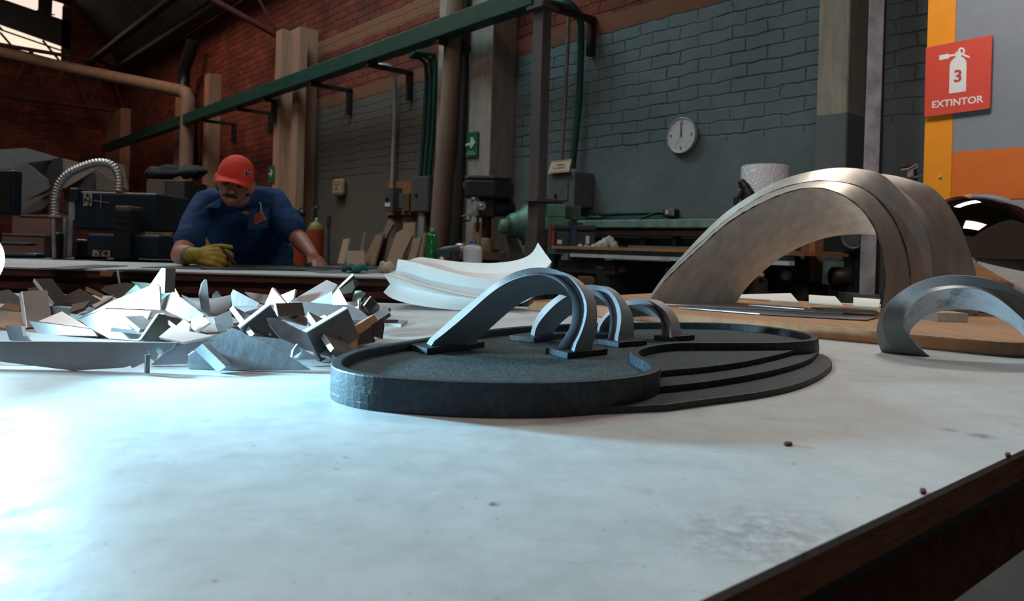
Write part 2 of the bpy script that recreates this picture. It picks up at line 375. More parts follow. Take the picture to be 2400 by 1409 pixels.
# translucent roof panels, none in view: assumed to light the hall, the fill one added
def roof_panel(name, n0, n1, s0, s1, col, st):
    q = [P0 + ES * a + EN * b + UP * (rz(b) - .09) for a, b in ((s0, n0), (s1, n0), (s1, n1), (s0, n1))]
    o = MB().prism(q, UP * .02).build(name, glow(name + '_daylight', col, st)); tag(o, kind='structure'); return o
roof_panel('assumed_skylight', 2.0, 5.2, 2.2, 5.8, (.66, .93, 1.0), SKY_MAIN)  # assumed unseen roof panel giving the cool main light
roof_panel('fill_panel', 9.0, 12.0, -1.0, 3.0, (1.0, .84, .72), FILL_WARM)  # added unseen panel, placed to throw warm light on the partition
roof_panel('assumed_front_skylight', 6.5, 10.0, -7.0, -3.0, (1.0, .74, .63), SKY_FRONT)  # assumed panel added unseen behind the camera for warm front light
roof_panel('assumed_rear_skylight', 2.5, 4.5, 9.0, 12.0, (1.0, .62, .42), SKY_REAR)  # assumed unseen panel, added for warm light on the far bricks
# clerestory windows in the gable of the end wall
def endwall(px, py, off=0.0):
    o = CORNER - ES * off; u, v = ray(px, py); Y = o.dot(ES) / (u * ES.x + ES.y); return V((u * Y, Y, EYE + v * Y))
def pane(name, pts, st, col):
    o = MB().prism([endwall(x, y, .05) for x, y in pts], -ES * .03).build(name, glow(name + '_daylight', col, st)); tag(o, kind='structure'); return o
pane('window_1', [(-60, -40), (148, -2), (147, 49), (-60, -22)], 1.0, (1, .78, .66))
pane('window_2', [(-60, 37), (146, 110), (141, 144), (-60, 90)], 1.05, (1, .80, .62))
mb = MB()
for pts in ([(-60, -70), (165, -70), (165, 15), (145, 8), (60, -18), (-60, -45)], [(-60, -24), (147, 47), (165, 52), (165, 118), (146, 110), (-60, 37)], [(-60, 90), (143, 143), (170, 150), (170, 168), (-60, 122)],
            [(146, 15), (168, 22), (165, 160), (142, 145)], [(90, -20), (123, -10), (121, 33), (131, 35), (112, 38), (84, 26), (89, 22)]):
    mb.prism([endwall(x, y, .12) for x, y in pts], -ES * .04)
tag(mb.build('trim_1', m_darksteel), kind='structure')
mb = MB()
for a, b, r in (((0, 69), (145, 119), .022), ((100, 95), (139, 142), .03), ((0, 76), (28, 108), .03), ((-5, 60), (5, 70), .03)):
    mb.tube([endwall(*a, .14), endwall(*b, .14)], r, 6)
tag(mb.build('trim_2', m_darksteel), kind='structure')
mb = MB().tube([P0 + ES * s_ + EN * .25 + UP * 5.45 for s_ in (-2, S_END)], .16, 10)
mb.tube([P0 + ES * s_ + EN * .75 + UP * 5.72 for s_ in (-2, S_END)], .10, 6)
tag(mb.build('trim_3', m_black), kind='structure')   # eaves beam

# concrete columns of the long wall
def column(px0, px1, top_py, n1, mat, name='concrete_column', label='', group=None, extra=None):
    a, b = wall(px0, 300, n1), wall(px1, 300, n1)
    zt = wall((px0 + px1) / 2, top_py, n1).z
    q = [V((p.x, p.y, 0)) for p in (a, b, b - EN * n1, a - EN * n1)] + [V((p.x, p.y, zt)) for p in (a, b, b - EN * n1, a - EN * n1)]
    mb = MB().box8(q)
    o = mb.build(name, mat, bevel=.01); return tag(o, label, 'column')
def column_mat(name, c_up, c_lo, zc):
    m = M(name, c_up, .85, var=.15, scale=9, stretch=(3, 3, .4), bump=.3, dark=(.10, .085, .07), dscale=5, damt=.45)
    nt = m.node_tree; b = nt.nodes['Principled BSDF']; old = b.inputs['Base Color'].links[0].from_socket
    tc = nt.nodes.new('ShaderNodeTexCoord'); sp = nt.nodes.new('ShaderNodeSeparateXYZ'); nt.links.new(tc.outputs['Object'], sp.inputs[0])
    g = nt.nodes.new('ShaderNodeMath'); g.operation = 'LESS_THAN'; g.inputs[1].default_value = zc; nt.links.new(sp.outputs[2], g.inputs[0])
    mu = nt.nodes.new('ShaderNodeMix'); mu.data_type = 'RGBA'; nt.links.new(g.outputs[0], mu.inputs[0]); nt.links.new(old, mu.inputs[6]); mu.inputs[7].default_value = tuple(c_lo) + (1,)
    nt.links.new(mu.outputs[2], b.inputs['Base Color']); return m
zc = wall(1945, 268, .3).z
column(1912, 1985, -140, .30, column_mat('two_tone_column_paint', (.40, .35, .285), (.155, .175, .18), zc), label='cracked concrete column with bare tan top and grey painted foot')
column(1097, 1150, -200, .32, m_concrete, label='tall tan concrete column carrying the green arrow sign behind the drill press')
column(1022, 1052, -200, .22, m_concrete, label='narrow tan concrete pier just left of the round brown pipe')
m_warmcol = M('warm_concrete', (.40, .22, .145), .85, var=.15, scale=8, stretch=(3, 3, .4), bump=.3)
t = thing('concrete_column', wall(668, 600, .2) * 1, 'free standing twin ribbed concrete column with small arrow sign behind the worker', 'column'); t.location.z = 0
def colpart(px0, px1, top, n1, n0=0.0, par=None, nm='rib'):
    a, b = wall(px0, 300, n1), wall(px1, 300, n1); zt = wall((px0 + px1) / 2, top, n1).z; d = n1 - n0
    q = [V((p.x, p.y, 0)) for p in (a, b, b - EN * d, a - EN * d)] + [V((p.x, p.y, zt)) for p in (a, b, b - EN * d, a - EN * d)]
    return MB().box8(q).build(nm, m_warmcol, par)
colpart(642, 696, 78, .30, par=t, nm='shaft'); colpart(641, 655, 74, .42, .30, t, 'flange'); colpart(683, 697, 74, .42, .30, t, 'flange')
column(246, 282, 262, .25, m_warmcol, label='concrete pilaster at the far brick corner under the rear truss')
column(409, 420, 215, .25, m_warmcol, label='thin pale pilaster left of the far brown downpipe')
column(476, 486, 175, .25, m_warmcol, label='thin pale pilaster right of the far brown downpipe')

# ---------------------------------------------------------------- pipes, trusses and conduits on the wall
def pipe(name, pts, r, mat, label, cat='pipe', n=12, group=None):
    return tag(MB().tube(pts, r, n).build(name, mat), label, cat, group)
pipe('roof_pipe', [endwall(-60, 108, 2.6), endwall(120, 150, 2.6), wall(425, 214, .62), wall(436, 219, .58), wall(441, 232, .55), wall(440, 260, .55), wall(436, 400, .55), wall(434, 520, .55)], .13, m_brownpipe, 'long brown pipe crossing under the far roof and turning down by the pilasters')
pipe('downpipe', [wall(452, 95, .3), wall(444, 130, .32), wall(432, 160, .32), wall(430, 205, .32), wall(447, 228, .32), wall(450, 420, .32)], .12, m_black, 'dark crooked downpipe behind the long brown pipe at the far wall')
pipe('drain_pipe', [wall(1074, -60, .42), wall(1063, 130, .42), wall(1052, 300, .42), wall(1040, 420, .42), wall(1027, 600, .42)], .11, m_brownpipe, 'thick dusty brown vertical pipe left of the arrow sign column')
pipe('drain_pipe', [wall(1096, -60, .36), wall(1090, 130, .36), wall(1084, 300, .36), wall(1080, 420, .36), wall(1070, 600, .36)], .045, m_darksteel, 'dark narrow standing pipe between brown pipe and arrow sign column')
# trusses
def truss(name, A, B, hgt, segs, r, label):
    t = thing(name, A, label, 'roof truss')
    MB().tube([A, B], r, 6).build('bottom_chord', m_redpaint, t)
    MB().tube([A + UP * hgt, B + UP * (hgt)], r, 6).build('top_chord', m_redpaint, t)
    for i in range(segs):
        p = A.lerp(B, i / segs); q = A.lerp(B, (i + 1) / segs)
        MB().tube([p + UP * (hgt if i % 2 else 0), q + UP * (0 if i % 2 else hgt)], r * .6, 6).build('web_bar', m_redpaint, t)
    return t
A = wall(655, 86, .1); truss('roof_truss', A, A + EN * 8 + UP * 2.6, 1.15, 8, .05, 'red oxide truss sloping up from the twin ribbed column')
A = endwall(292, 262, .9); B = endwall(-80, 212, .9)
t = truss('roof_truss', A, B, 1.25, 8, .05, 'dark red flat truss across the far end wall below the windows')
# green box beam on brackets
NB = .58
A, B = wall(247, 366, NB), wall(1262, -8, NB)
zb = wall(1000, 104, NB).z
t = thing('cable_duct', V((B.x, B.y, zb)), 'long green box duct running high along the brick wall', 'duct')
sA = (A - O).dot(ES); sB = (B - O).dot(ES)
c = O + ES * ((sA + sB) / 2) + EN * NB + UP * (zb + .1)
MB().box(c, (abs(sA - sB), .16, .19), ES, EN, UP).build('duct', m_green, t, bevel=.01)
for px, py, n0 in ((735, 206, .01), (625, 240, .435), (870, 160, .01), (1035, 110, .01), (478, 300, .01), (560, 262, .01)):
    p = wall(px, py, NB); s_ = (p - O).dot(ES); q = O + ES * s_ + UP * (zb - .03)
    m = MB().box(q + EN * (n0 + .64) / 2, (.06, .64 - n0, .05), ES, EN, UP).box(q + EN * (n0 + .035) - UP * .17, (.06, .06, .34), ES, EN, UP)
    m.build('bracket', m_darksteel, t)
p = wall(1340, 38, .3); s_ = (p - O).dot(ES); q = O + ES * s_ + UP * (zb - .03)
MB().box(q + EN * .34, (.06, .66, .05), ES, EN, UP).box(q + EN * .045 - UP * .17, (.06, .06, .34), ES, EN, UP).build('bracket', m_darksteel, t)
# vertical conduits
pipe('conduit', [wall(1268, -4, .36), wall(1310, 4, .33), wall(1340, 12, .3), wall(1356, 30, .22), wall(1362, 60, .16), wall(1362, 110, .12), wall(1358, 230, .08), wall(1348, 330, .08), wall(1341, 400, .08)], .032, m_green, 'green conduit bending off the duct and dropping beside the hanging sign')
for i, dx in enumerate((0, 11, 21)):
    pipe('conduit', [wall(960 + dx * .6, 131 - dx * .5, .3), wall(985 + dx * .8, 136 - dx * .5, .2), wall(998 + dx * .9, 150 - dx, .1), wall(1000 + dx, 180 - dx, .08), wall(994 + dx, 300, .08), wall(985 + dx, 415, .08)], .027, m_dkgreen,
         'dark green conduit dropping to the grey panel, ' + ('leftmost of three', 'middle of three', 'rightmost of three')[i], group='three green conduits')
pipe('conduit', [wall(888, 152, .3), wall(908, 154, .22), wall(922, 163, .14), wall(926, 180, .1), wall(925, 270, .07), wall(922, 360, .07), wall(919, 440, .07)], .028, M('pale_conduit', (.42, .42, .42), .4, .4), 'pale grey conduit dropping to the switch box')
pipe('conduit', [wall(1333, 42, .1), wall(1330, 130, .09), wall(1324, 250, .08), wall(1316, 376, .08)], .018, M('thin_galvanised_tube', (.32, .28, .26), .4, .6), 'thin silvery tube hanging above the small pink sign')
pipe('conduit', [wall(1362, 504, .05), wall(1560, 498, .05)], .02, m_green, 'horizontal green conduit low on the wall leading to the outlet')
# wooden back board, boxes
def wthing(name, px, py, n, label, cat, group=None): return thing(name, wall(px, py, n), label, cat, group)
m_greybox = M('grey_enamel_box', (.11, .10, .10), .5, .2, var=.12)
m_orangeply = M('orange_brown_plywood', (.27, .115, .055), .7, var=.2)
tag(MB().wbox(905, 424, 966, 504, .034, .03).build('backing_board', m_orangeply), 'orange brown plywood board behind the electrical boxes', 'board')
t = wthing('switch_box', 914, 497, .16, 'grey safety switch box below the pale conduit', 'electrical box')
MB().wbox(901, 440, 920, 496, .17, .14).build('housing', m_greybox, t, bevel=.006)
MB().wbox(903, 464, 909, 472, .185, .02).build('switch_lever', m_black, t); MB().wbox(902, 475, 914, 484, .175, .005).build('sticker', m_paper, t)
t = wthing('breaker_box', 944, 497, .1, 'small dark breaker box on the plywood board', 'electrical box')
MB().wbox(934, 453, 946, 488, .12, .1).build('housing', m_greybox, t, bevel=.005); MB().wbox(946, 453, 958, 495, .14, .12).build('contactor', M('ochre_cover', (.12, .075, .03), .5), t, bevel=.004)
t = wthing('fuse_cabinet', 985, 498, .2, 'large grey fuse cabinet under the three green conduits', 'electrical cabinet')
MB().wbox(963, 414, 1004, 497, .2, .19).build('cabinet', m_greybox, t, bevel=.008); MB().wbox(966, 418, 1001, 494, .206, .01).build('door', m_greybox, t); MB().wbox(972, 454, 976, 461, .22, .02).build('latch', m_black, t)
t = wthing('electrical_cabinet', 1316, 470, .25, 'grey wall cabinet under the hanging pink sign', 'electrical cabinet')
m_wallgrey = M('wall_grey_enamel', (.13, .145, .15), .5, .1, var=.12)
MB().wbox(1283, 404, 1346, 486, .26, .25).build('cabinet', m_wallgrey, t, bevel=.008); MB().wbox(1296, 419, 1330, 470, .268, .01).build('door', M('door_grey', (.115, .13, .135), .5), t); MB().wbox(1298, 456, 1302, 464, .28, .02).build('lock', m_black, t)
pipe('conduit', [wall(1342, 396, .2), wall(1341, 406, .2)], .035, M('white_fitting', (.6, .6, .55), .4), 'short white fitting joining conduit and cabinet')
# hanging sign
SGN = [wall(1293, 378, .22), wall(1339.5, 373, .22), wall(1333, 403, .30), wall(1284, 407, .30)]
t = thing('hanging_sign', wall(1312, 406, .25), 'tilted pale pink lettered sign above the grey wall cabinet', 'sign')
MB().prism(SGN, -EN * .006).build('board', M('pink_sign_board', (.46, .30, .22), .6, var=.05), t)
cs = sum(SGN, V((0, 0, 0))) / 4; xs = (SGN[1] - SGN[0]).normalized(); ys = (SGN[0] - SGN[3]).normalized()
m_ink = M('brown_ink', (.10, .055, .04), .7)
text('lettering', 'Tablero\nde control', .036, m_ink, t, frame(cs + xs.cross(ys).normalized() * .002, xs, ys), .0006)
mb = MB()
for k in (.86, -.86): mb.box(cs + ys * k * (SGN[0] - SGN[3]).length / 2 + xs.cross(ys).normalized() * .002, ((SGN[1] - SGN[0]).length * .88, .004, .001), xs, ys, xs.cross(ys).normalized())
mb.build('border_line', m_ink, t)
# evacuation signs
m_signgreen = M('safety_green', (.006, .13, .075), .5, var=.08); m_cream = M('cream_print', (.62, .56, .46), .6, var=.03)
def arrow_sign(x0, y0, x1, y1, n, label, words):
    t = wthing('evacuation_sign', (x0 + x1) / 2, y1, n, label, 'sign')
    MB().wbox(x0, y0, x1, y1, n + .012, .012).build('panel', m_signgreen, t)
    c = (wall(x0, (y0 + y1) / 2, n + .015) + wall(x1, (y0 + y1) / 2, n + .015)) / 2; W = (wall(x1, 300, n) - wall(x0, 300, n)); W.z = 0; W = W.length; x = -ES
    H = wall(x0, y0, n).z - wall(x0, y1, n).z
    P = lambda a, b: c + x * (a * W) + UP * (b * H)
    MB().prism([P(-.5, .03), P(0, .10), P(-.02, .28), P(.1, .30), P(.34, .06), P(.06, -.16), P(-.06, -.14), P(0, -.02), P(-.5, -.05)], EN * .002).build('arrow', m_cream, t)
    if words: text('lettering', 'RUTA DE\nEVACUACIÓN', H * .085, m_cream, t, frame(P(0, -.33), x, UP), .001)
    return t
arrow_sign(1088, 310, 1119, 368, .33, 'green arrow sign with white lettering on the tan column', True)
arrow_sign(629, 389, 641, 427, .43, 'small dim green arrow sign on the twin ribbed column', False)
# soap-style dispenser
t = wthing('dispenser', 788, 458, .1, 'beige rounded dispenser alone on the dark wall', 'dispenser')
m_beige = M('beige_plastic', (.42, .29, .17), .5, var=.05)
MB().wbox(776, 419, 798, 459, .11, .10).build('casing', m_beige, t, bevel=.045); MB().wbox(779, 423, 795, 433, .115, .02).build('lid', M('beige_lid', (.34, .23, .14), .5), t, bevel=.005)
MB().wbox(785, 436, 789, 444, .12, .02).build('push_button', M('beige_button', (.25, .17, .10), .5), t, bevel=.003)
# clock
cc = wall(1598.5, 318, .03); R = .148
t = thing('wall_clock', cc, 'round white wall clock reading twelve on the grey brick wall', 'clock'); 
m_white = M('white_plastic', (.72, .72, .74), .4, var=.03)
MB().lathe(cc - EN * .03, [(R * .9, 0), (R, .01), (R, .045), (R * .96, .052), (R * .93, .048), (R * .93, .04)], 48, EN).build('rim', M('pale_silver_rim', (.5, .5, .52), .3, .3), t)
MB().lathe(cc - EN * .03, [(R * .93, .03), (R * .93, .042)], 48, EN).build('dial', m_white, t)
xr = -ES; fc = cc + EN * .0135
for k, s_ in enumerate(('12', '3', '6', '9')):
    a = math.pi / 2 - k * math.pi / 2; text('numeral', s_, .042, m_ink, t, frame(fc + xr * math.cos(a) * R * .7 + UP * math.sin(a) * R * .7, xr, UP), .0005, .0006)
mb = MB()
for k in range(12):
    if k % 3: a = k * math.pi / 6; mb.box(fc + xr * math.cos(a) * R * .74 + UP * math.sin(a) * R * .74, (.008, .002, .008), xr, EN, UP)
mb.build('hour_marks', M('pale_marks', (.4, .4, .42), .6), t)
def hand(nm, ang, ln, wd, mat, off):
    d = xr * math.cos(ang) + UP * math.sin(ang); MB().box(fc + EN * off + d * ln * .42, (ln * 1.1, .002, wd), d, EN, d.cross(EN)).build(nm, mat, t)
hand('minute_hand', math.radians(91), .10, .006, m_black, .003); hand('hour_hand', math.radians(89), .065, .008, m_black, .005); hand('second_hand', math.radians(-122), .10, .002, m_ink, .007)
MB().lathe(fc, [(.006, 0), (.006, .01)], 12, EN).build('hub', M('red_hub', (.4, .03, .02), .5), t)
# outlet and cable
t = wthing('wall_outlet', 1575, 507, .05, 'grey metal wall outlet with a plug at the end of the conduit', 'outlet')
MB().wbox(1553, 490, 1580, 509, .07, .07).build('outlet_box', m_darksteel, t, bevel=.005); MB().wbox(1568, 488, 1579, 506, .08, .01).build('cover_plate', M('steel_cover', (.4, .4, .38), .4, .5), t); MB().wbox(1558, 492, 1566, 503, .11, .03).build('plug', m_cream, t, bevel=.004)
pipe('power_cable', [wall(1560, 499, .1), wall(1540, 498, .12), wall(1515, 508, .15), wall(1490, 516, .16), wall(1470, 522, .2), wall(1462, 530, .22)], .011, m_black, 'black power cable sagging from the wall outlet', 'cable')
# I-column standing clear of the wall, galvanised front flange
t = thing('steel_column', (at(2030, 690, 3.9).x, 3.9, 0), 'blotched silver steel column standing in front of the brick wall', 'column')
def slab(x0, x1, x2, x3, y0, y1, Y, dep):
    q = [at(x2, y1, Y), at(x3, y1, Y), at(x3, y1, Y) + V((0, dep, 0)), at(x2, y1, Y) + V((0, dep, 0)), at(x0, y0, Y), at(x1, y0, Y), at(x1, y0, Y) + V((0, dep, 0)), at(x0, y0, Y) + V((0, dep, 0))]
    return MB().box8(q)
slab(2042, 2075, 2016, 2050, -60, 690, 3.9, .012).build('flange', m_galv, t)
slab(2060, 2080, 2036, 2060, -60, 690, 3.95, .12).build('web', m_darksteel, t)
MB().cbox(2005, 690, 2062, 722, 3.86, .2).build('base_plate', M('rough_base', (.16, .2, .19), .6, .3), t)
MB().box((at(2030, 722, 3.95).x, 3.95, .35), (.18, .2, .70)).build('plinth', m_concrete, t)
# dark post with flanges
t = thing('steel_post', (at(1256, 640, 5.3).x, 5.35, 0), 'square brown grey steel post rising past the green duct', 'post')
m_post = M('brown_grey_steel', (.13, .115, .115), .6, .2, var=.25, scale=5, stretch=(1, 1, .3))
PX = at(1256, 500, 5.3)
q = lambda x, y, z: V((x, y, z))
xa = at(1247, 300, 5.3).x; xb = at(1283, 300, 5.3).x
ang = math.radians(-50); ax = V((math.cos(ang), math.sin(ang), 0)); ay = V((-math.sin(ang), math.cos(ang), 0))
pc = V(((xa + xb) / 2, 5.4, 0))
zt = at(1265, -150, 5.4).z
MB().box(pc + UP * zt / 2, (.105, .085, zt), ax, ay).build('post', m_post, t, bevel=.004)
zf = at(1262, 470, 5.4).z; MB().box(pc + UP * zf, (.18, .17, .02), ax, ay).build('flange', m_post, t)
zf = at(1265, 20, 5.4).z; MB().box(pc + UP * zf, (.17, .16, .025), ax, ay).build('flange', m_post, t)
MB().box(pc + UP * at(1262, 600, 5.4).z / 2, (.125, .105, at(1262, 473, 5.4).z), ax, ay).build('sleeve', M('sleeve_steel', (.10, .085, .09), .6, .2), t)
# ================================================================ the white table and what stands on it
E1 = V((.765, .644, 0)).normalized()
e0 = on(1640, 1409)
edge = lambda k: V((e0.x, e0.y, TOP)) + E1 * k
def tpoly(z0, inset=0.0):
    nrm = V((-E1.y, E1.x, 0)) * inset
    a = edge(-1.0) + nrm; b = edge(2.45) + nrm
    pts = [a, b, V((.55, 2.12, 0)), V((.42, 1.63, 0)), V((-1.45, 1.60, 0)), V((-1.45, -.75, 0)), V((a.x - .2, -.75, 0))]
    return [V((p.x, p.y, z0)) for p in pts]
t = thing('work_table', (-.2, .6, 0), 'large worn white work table in the foreground with brown raw edge', 'table')
MB().prism(tpoly(TOP - .004), UP * .004).build('tabletop', m_table, t)
mbx = MB().prism(tpoly(TOP - .02), UP * .016)
mbx.build('core_board', m_plyedge, t)
MB().prism(tpoly(TOP - .031, .006), UP * .011).build('backing_sheet', m_black, t)
fr = tpoly(0, .012)
MB().prism([V((p.x, p.y, TOP - .085)) for p in fr], UP * .054).build('frame', m_rustbeam, t)
for p in (edge(-.1) + V((-.35, .3, 0)), edge(1.9) + V((-.25, .2, 0)), V((-1.3, 1.45, 0)), V((-1.3, -.5, 0))):
    MB().box((p.x, p.y, (TOP - .085) / 2), (.07, .07, TOP - .085)).build('leg', m_rustbeam, t)
# splinters and chips on it
for (x, y, dx, dy, s_, lab) in ((1847, 1044, 10, 1.5, .004, 'small dark oval wood chip lying on the white table'), (2163, 1156, 8, 3, .004, 'brown splinter lifting at the table edge'), (2362, 1070, 7, 2, .003, 'small red brown splinter at the far table edge')):
    p = on(x, y); a = on(x - dx, y - dy * .3) - p; b = on(x, y + dy + 1) - p
    tag(MB().prism([p - a, p - a * .5 + b, p + a * .5 + b, p + a, p + a * .4 - b, p - a * .6 - b], UP * .002).build('wood_chip', m_chip), lab, 'wood chip')

# ---------------------------------------------------------------- black kidney tray with steps
ZR, ZF = TOP + .027, TOP + .018
rim_px = [(1400, 892), (1300, 897), (1200, 898), (1070, 895), (950, 888), (860, 880), (808, 870), (782, 861), (776, 852), (786, 838), (830, 820), (900, 807), (970, 796), (1060, 782), (1180, 768), (1300, 760), (1420, 756), (1510, 755),
          (1600, 755), (1700, 757), (1800, 765), (1870, 775), (1908, 784), (1921, 791)]
S_px = [(1912, 797), (1880, 800), (1825, 802.5), (1737, 803), (1650, 803), (1592, 803), (1555, 806), (1522, 812), (1500, 819), (1494, 827), (1510, 838), (1535, 849), (1548, 859), (1546, 867), (1520, 877), (1470, 885)]
outer = [on(x, y, ZR) for x, y in catmull(rim_px, 5)]
sbit = [on(x, y, ZR) for x, y in catmull(S_px, 5)]
loop = outer + sbit
def flat(p, z): return V((p.x, p.y, z))
def smooth_loop(L, k=2):
    for _ in range(k): L = [(L[i - 1] + L[i] * 2 + L[(i + 1) % len(L)]) / 4 for i in range(len(L))]
    return L
loop = smooth_loop(resample(loop + [loop[0]], 181)[:-1], 2)
def inset(L, d):
    n = len(L); area = sum(L[i].x * L[(i + 1) % n].y - L[(i + 1) % n].x * L[i].y for i in range(n)); sg = 1 if area > 0 else -1
    out = []
    for i in range(n):
        tt = (L[(i + 1) % n] - L[i - 1]).normalized(); out.append(L[i] + V((-tt.y, tt.x, 0)) * d * sg)
    return out
inner = smooth_loop(inset(loop, .0085), 2); skin = inset(loop, -.0005)
t = thing('maquette_tray', flat(sum(loop, V((0, 0, 0))) / len(loop), TOP), 'black kidney shaped model base with raised rim and three curved steps', 'model base')
n = len(loop); mb = MB()
q = [flat(p, TOP + .0005) for p in skin] + [flat(p, ZR) for p in skin] + [flat(p, TOP + .0005) for p in inner] + [flat(p, ZR) for p in inner]
fs = []
for i in range(n):
    j = (i + 1) % n; fs += [(i, j, n + j, n + i), (n + i, n + j, 3 * n + j, 3 * n + i), (3 * n + i, 3 * n + j, 2 * n + j, 2 * n + i), (2 * n + i, 2 * n + j, j, i)]
mb.add(q, fs, False); mb.build('rim', m_black_mdf, t, bevel=.0012)
def stepplate(name, z1, th, px, mat, lab=None):
    k = next(i for i in range(len(outer)) if True)
    steps = [flat(on(x, y, z1), z1) for x, y in catmull(px, 5)]
    poly = [flat(p, z1) for p in outer] + steps
    pl = resample(poly + [poly[0]], 221)[:-1]
    return MB().prism([flat(p, z1 - th) for p in pl], UP * th).build(name, mat, t, bevel=.0008, label=lab)
stepplate('bottom_step', TOP + .006, .006, [(1925, 829), (1940, 836), (1950, 848), (1945, 861), (1912, 883), (1854, 904), (1766, 921), (1650, 936), (1560, 948)], m_black_mdf)
stepplate('middle_step', TOP + .012, .006, [(1918, 815), (1916, 824), (1900, 840), (1854, 857), (1766, 877), (1650, 895), (1556, 905), (1500, 908)], m_black_mdf)
stepplate('upper_step', TOP + .018, .006, [(1905, 806), (1890, 812), (1868, 818), (1830, 829), (1740, 848), (1640, 861), (1560, 868), (1520, 876)], m_dusty)
# ---------------------------------------------------------------- arches of the maquette
c5 = lambda pts: crop(940, 610, 3.3333, pts)
def rails(specs, N=44):
    out = []
    for px, Y0, Y1 in specs:
        m = len(px); p3 = [(x, y, Y0 + (Y1 - Y0) * i / (m - 1)) for i, (x, y) in enumerate(px)]
        out.append([at(*q) for q in resample(catmull(p3, 6), N)])
    return out
ZB = TOP + .0245
def seat(R, z):      # let the feet reach the plate
    for r in R:
        for i in (0, -1): r[i].z = z
    return R
def maquette_arch(specs, feet, label, seam=None):
    R = rails(specs)
    seat(R, ZB - .0015)
    t = thing('maquette_arch', flat(sum((r[0] + r[-1] for r in R), V((0, 0, 0))) / (2 * len(R)), ZF), label, 'model arch', 'silver arches on the black tray')
    MB().loft(R).build('arch_band', m_silver, t)
    for f in feet:
        a, b, c = [on(x, y, ZB) for x, y in f]; d = a + c - b
        MB().prism([flat(p, ZF) for p in (a, b, c, d)], UP * (ZB - ZF)).build('foot_plate', m_black_mdf, t, bevel=.0008)
    return t
maquette_arch([
    (c5([(228, 655), (350, 562), (500, 435), (650, 300), (760, 215), (850, 165), (950, 130), (1050, 115), (1150, 125), (1230, 160), (1290, 215), (1330, 300), (1337, 380), (1330, 480), (1290, 580), (1215, 678)]), .775, .778),
    (c5([(226, 652), (347, 558), (496, 431), (646, 296), (756, 211), (846, 161), (950, 122), (1060, 104), (1170, 112), (1270, 152), (1345, 228), (1390, 315), (1405, 400), (1397, 480), (1370, 570), (1305, 684)]), .780, .792),
    (c5([(192, 640), (300, 545), (450, 410), (600, 288), (720, 190), (850, 110), (950, 74), (1050, 58), (1140, 60), (1225, 80), (1310, 128), (1380, 195), (1425, 265), (1448, 340), (1450, 410), (1432, 500), (1400, 590), (1350, 690)]), .795, .764),
    (c5([(560, 610), (670, 510), (780, 415), (880, 325), (980, 240), (1080, 150), (1180, 90), (1260, 92), (1330, 118), (1405, 165), (1475, 235), (1517, 310), (1532, 400), (1530, 490), (1518, 590), (1490, 690)]), .815, .79),
    (c5([(585, 630), (700, 530), (800, 440), (900, 360), (1000, 300), (1080, 276), (1180, 265), (1280, 278), (1350, 330), (1385, 410), (1395, 500), (1385, 600), (1370, 690)]), .812, .80)],
    [[(956, 805), (1001, 817), (1137, 800)], [(1278, 814), (1330, 827), (1425, 817)]], 'tallest silver twisted model arch at the front of the black tray')
maquette_arch([
    (c5([(1040, 580), (1070, 500), (1150, 400), (1240, 318), (1330, 265), (1420, 245), (1500, 250), (1560, 285), (1605, 345), (1628, 410), (1634, 470), (1627, 540), (1612, 612)]), .885, .872),
    (c5([(1037, 577), (1066, 497), (1146, 397), (1236, 314), (1330, 258), (1420, 234), (1520, 232), (1590, 275), (1635, 345), (1655, 415), (1660, 480), (1655, 550), (1640, 614)]), .890, .886),
    (c5([(1010, 570), (1038, 485), (1080, 410), (1150, 335), (1250, 260), (1350, 212), (1450, 194), (1530, 196), (1600, 218), (1660, 272), (1700, 345), (1718, 420), (1716, 500), (1692, 620)]), .905, .860),
    (c5([(1165, 560), (1220, 485), (1290, 415), (1380, 340), (1460, 270), (1530, 215), (1600, 203), (1680, 240), (1750, 318), (1800, 405), (1820, 490), (1815, 620)]), .925, .905),
    (c5([(1185, 570), (1240, 500), (1310, 440), (1400, 385), (1480, 360), (1560, 352), (1640, 375), (1695, 425), (1715, 500), (1712, 620)]), .922, .905)],
    [[(1194, 785.5), (1252.6, 791.5), (1325, 780)], [(1401, 794.5), (1450, 802), (1517.5, 797)]], 'middle sized silver model arch seen through and behind the tallest one')
maquette_arch([
    (c5([(1545, 540), (1585, 470), (1640, 415), (1700, 378), (1760, 355), (1830, 346), (1900, 347), (1960, 370), (2010, 430), (2032, 500), (2036, 583)]), .955, .93),
    (c5([(1542, 536), (1582, 466), (1637, 411), (1700, 372), (1765, 346), (1840, 334), (1920, 342), (1985, 375), (2035, 440), (2060, 510), (2068, 584)]), .958, .944),
    (c5([(1530, 515), (1560, 460), (1620, 400), (1690, 350), (1760, 317), (1840, 300), (1920, 308), (2000, 348), (2065, 405), (2103, 480), (2114, 585)]), .975, .920),
    (c5([(1600, 530), (1660, 460), (1740, 400), (1820, 345), (1900, 310), (1970, 304), (2045, 328), (2110, 380), (2158, 450), (2182, 520), (2190, 583)]), .985, .955),
    (c5([(1640, 545), (1700, 490), (1760, 462), (1830, 445), (1900, 438), (1970, 442), (2030, 470), (2070, 520), (2085, 583)]), .985, .955)],
    [[(1375, 778), (1420, 784), (1462, 776)], [(1532.5, 785.5), (1589.5, 788), (1629, 785)]], 'smallest silver model arch at the back of the black tray')

